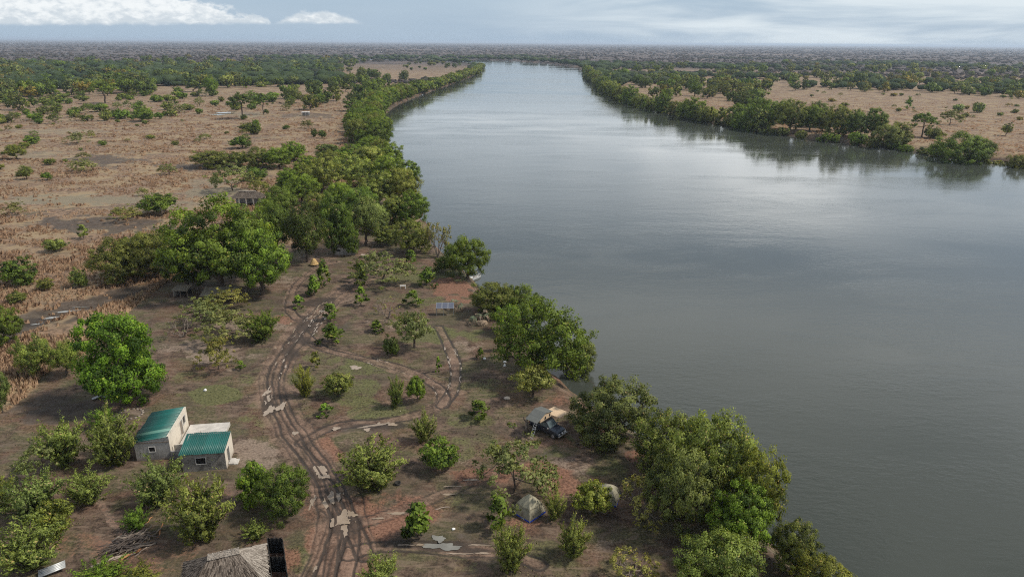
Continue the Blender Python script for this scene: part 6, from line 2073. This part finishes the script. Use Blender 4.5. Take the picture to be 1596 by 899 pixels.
def puddle(X, Y, lx, ly, ang, seed, mat='puddle', dz=.035):
    rs = np.random.default_rng(seed)
    n = 44
    ph = rs.random(6) * 6.28
    V = []
    for k in range(n):
        a = 6.2832 * k / n
        r = 1 + .22 * math.sin(2 * a + ph[0]) + .18 * math.sin(3 * a + ph[1]) + .14 * math.sin(5 * a + ph[2]) + .10 * math.sin(8 * a + ph[3]) + .07 * math.sin(13 * a + ph[4])
        V.append((lx * r * math.cos(a), ly * r * math.sin(a), 0))
    o = link('puddle', MB().poly(V, [tuple(range(n))]).mesh('puddle', M_[mat]), kind='structure')
    xs = X + np.array([0, lx * .5, -lx * .5, 0, 0]) * math.cos(ang)
    ys = Y + np.array([0, lx * .5, -lx * .5, 0, 0]) * math.sin(ang)
    z, _ = terrain(xs, ys)
    o.location = (X, Y, float(z.mean()) + dz)
    o.rotation_euler = (0, 0, ang)


pid = 0
for x, y, rx, ry, mt in ((500, 733, 11, 8, 'puddle'), (508, 741, 7, 4, 'puddle'), (517, 777, 12, 12, 'puddle'), (534, 808, 16, 10, 'puddle'), (536, 822, 15, 11, 'puddle'), (548, 802, 8, 4, 'puddle'), (487, 782, 4, 9, 'puddle'), (418, 622, 4, 7, 'puddle'), (420, 640, 7, 6, 'puddle'), (416, 612, 5, 4, 'puddle'),
                         (438, 634, 5, 7, 'puddle'), (460, 675, 4, 3, 'puddle'), (578, 664, 18, 3, 'puddle'), (596, 660, 14, 2, 'puddle'), (572, 670, 6, 2, 'puddle'), (612, 662, 8, 2, 'puddle'), (524, 668, 7, 2, 'puddle'), (690, 852, 26, 5, 'puddle_grey'), (684, 840, 9, 5, 'puddle_grey'), (632, 849, 14, 1.1, 'puddle'), (655, 849, 9, 1.2, 'puddle'), (715, 863, 18, 1.2, 'puddle'), (752, 862, 14, 1.1, 'puddle'), (745, 849, 14, 1.1, 'puddle'),
                         (490, 886, 3, 5, 'puddle'), (554, 573, 8, 3, 'puddle'), (590, 560, 3, 2, 'puddle'), (620, 800, 16, 1.6, 'puddle'), (590, 808, 8, 1.4, 'puddle'), (705, 758, 12, 1.2, 'puddle'), (700, 770, 12, 1.2, 'puddle'), (735, 748, 10, 1.2, 'puddle'), (420, 700, 0, 0, '')):
    if not mt:
        continue
    X, Y, m = P(x, y)
    dep = math.atan2(CAMH, math.hypot(X, Y))
    pid += 1
    puddle(X, Y, rx * m, ry * m / math.sin(dep), 0.0 if rx < 12 else (.25 if y < 700 and y > 640 else 0.0), pid, mt, .045 if rx > 3 else .03)
rs = random.Random(3)
for (px_pts, gauge, rw, st, hw), n_, t0, t1 in ((TRACKS[0], 34, .70, .80), (TRACKS[1], 26, .70, .82), (TRACKS[0], 10, .44, .68), (TRACKS[6], 22, .12, .7), (TRACKS[4], 8, .3, .62), (TRACKS[2], 8, .7, .98)):
    W = chaikin(pxline(px_pts), 2)
    cum = [0]
    for a, b in zip(W, W[1:]):
        cum.append(cum[-1] + math.hypot(b[0] - a[0], b[1] - a[1]))
    for k in range(n_):
        s = cum[-1] * (t0 + (t1 - t0) * (k + rs.random() * .8) / n_)
        i = max(j for j in range(len(W) - 1) if cum[j] <= s)
        a, b = W[i], W[i + 1]
        ang = math.atan2(b[1] - a[1], b[0] - a[0])
        f = (s - cum[i]) / max(1e-6, cum[i + 1] - cum[i])
        side = rs.choice((-1, 1)) * gauge + rs.gauss(0, .08 if gauge < .73 else .3)
        X, Y = a[0] + (b[0] - a[0]) * f - math.sin(ang) * side, a[1] + (b[1] - a[1]) * f + math.cos(ang) * side
        pid += 1
        puddle(X, Y, rs.uniform(.2, .75), rs.uniform(.06, .16), ang + rs.gauss(0, .12), pid + 100, 'puddle', .03)
for x, y, lx, ly, ang in ((80, 490, 1.9, .4, .35), (106, 480, 2.4, .35, .3), (124, 474, 1.2, .2, .2), (56, 500, 1.0, .25, .5), (350, 177, 7, 3.0, .1), (338, 180, 5, 2.0, .1), (362, 175, 3, 1.5, 0)):
    X, Y, _ = P(x, y)
    pid += 1
    puddle(X, Y, lx, ly, ang, pid, 'puddle_grey', .08 if y > 300 else .3)
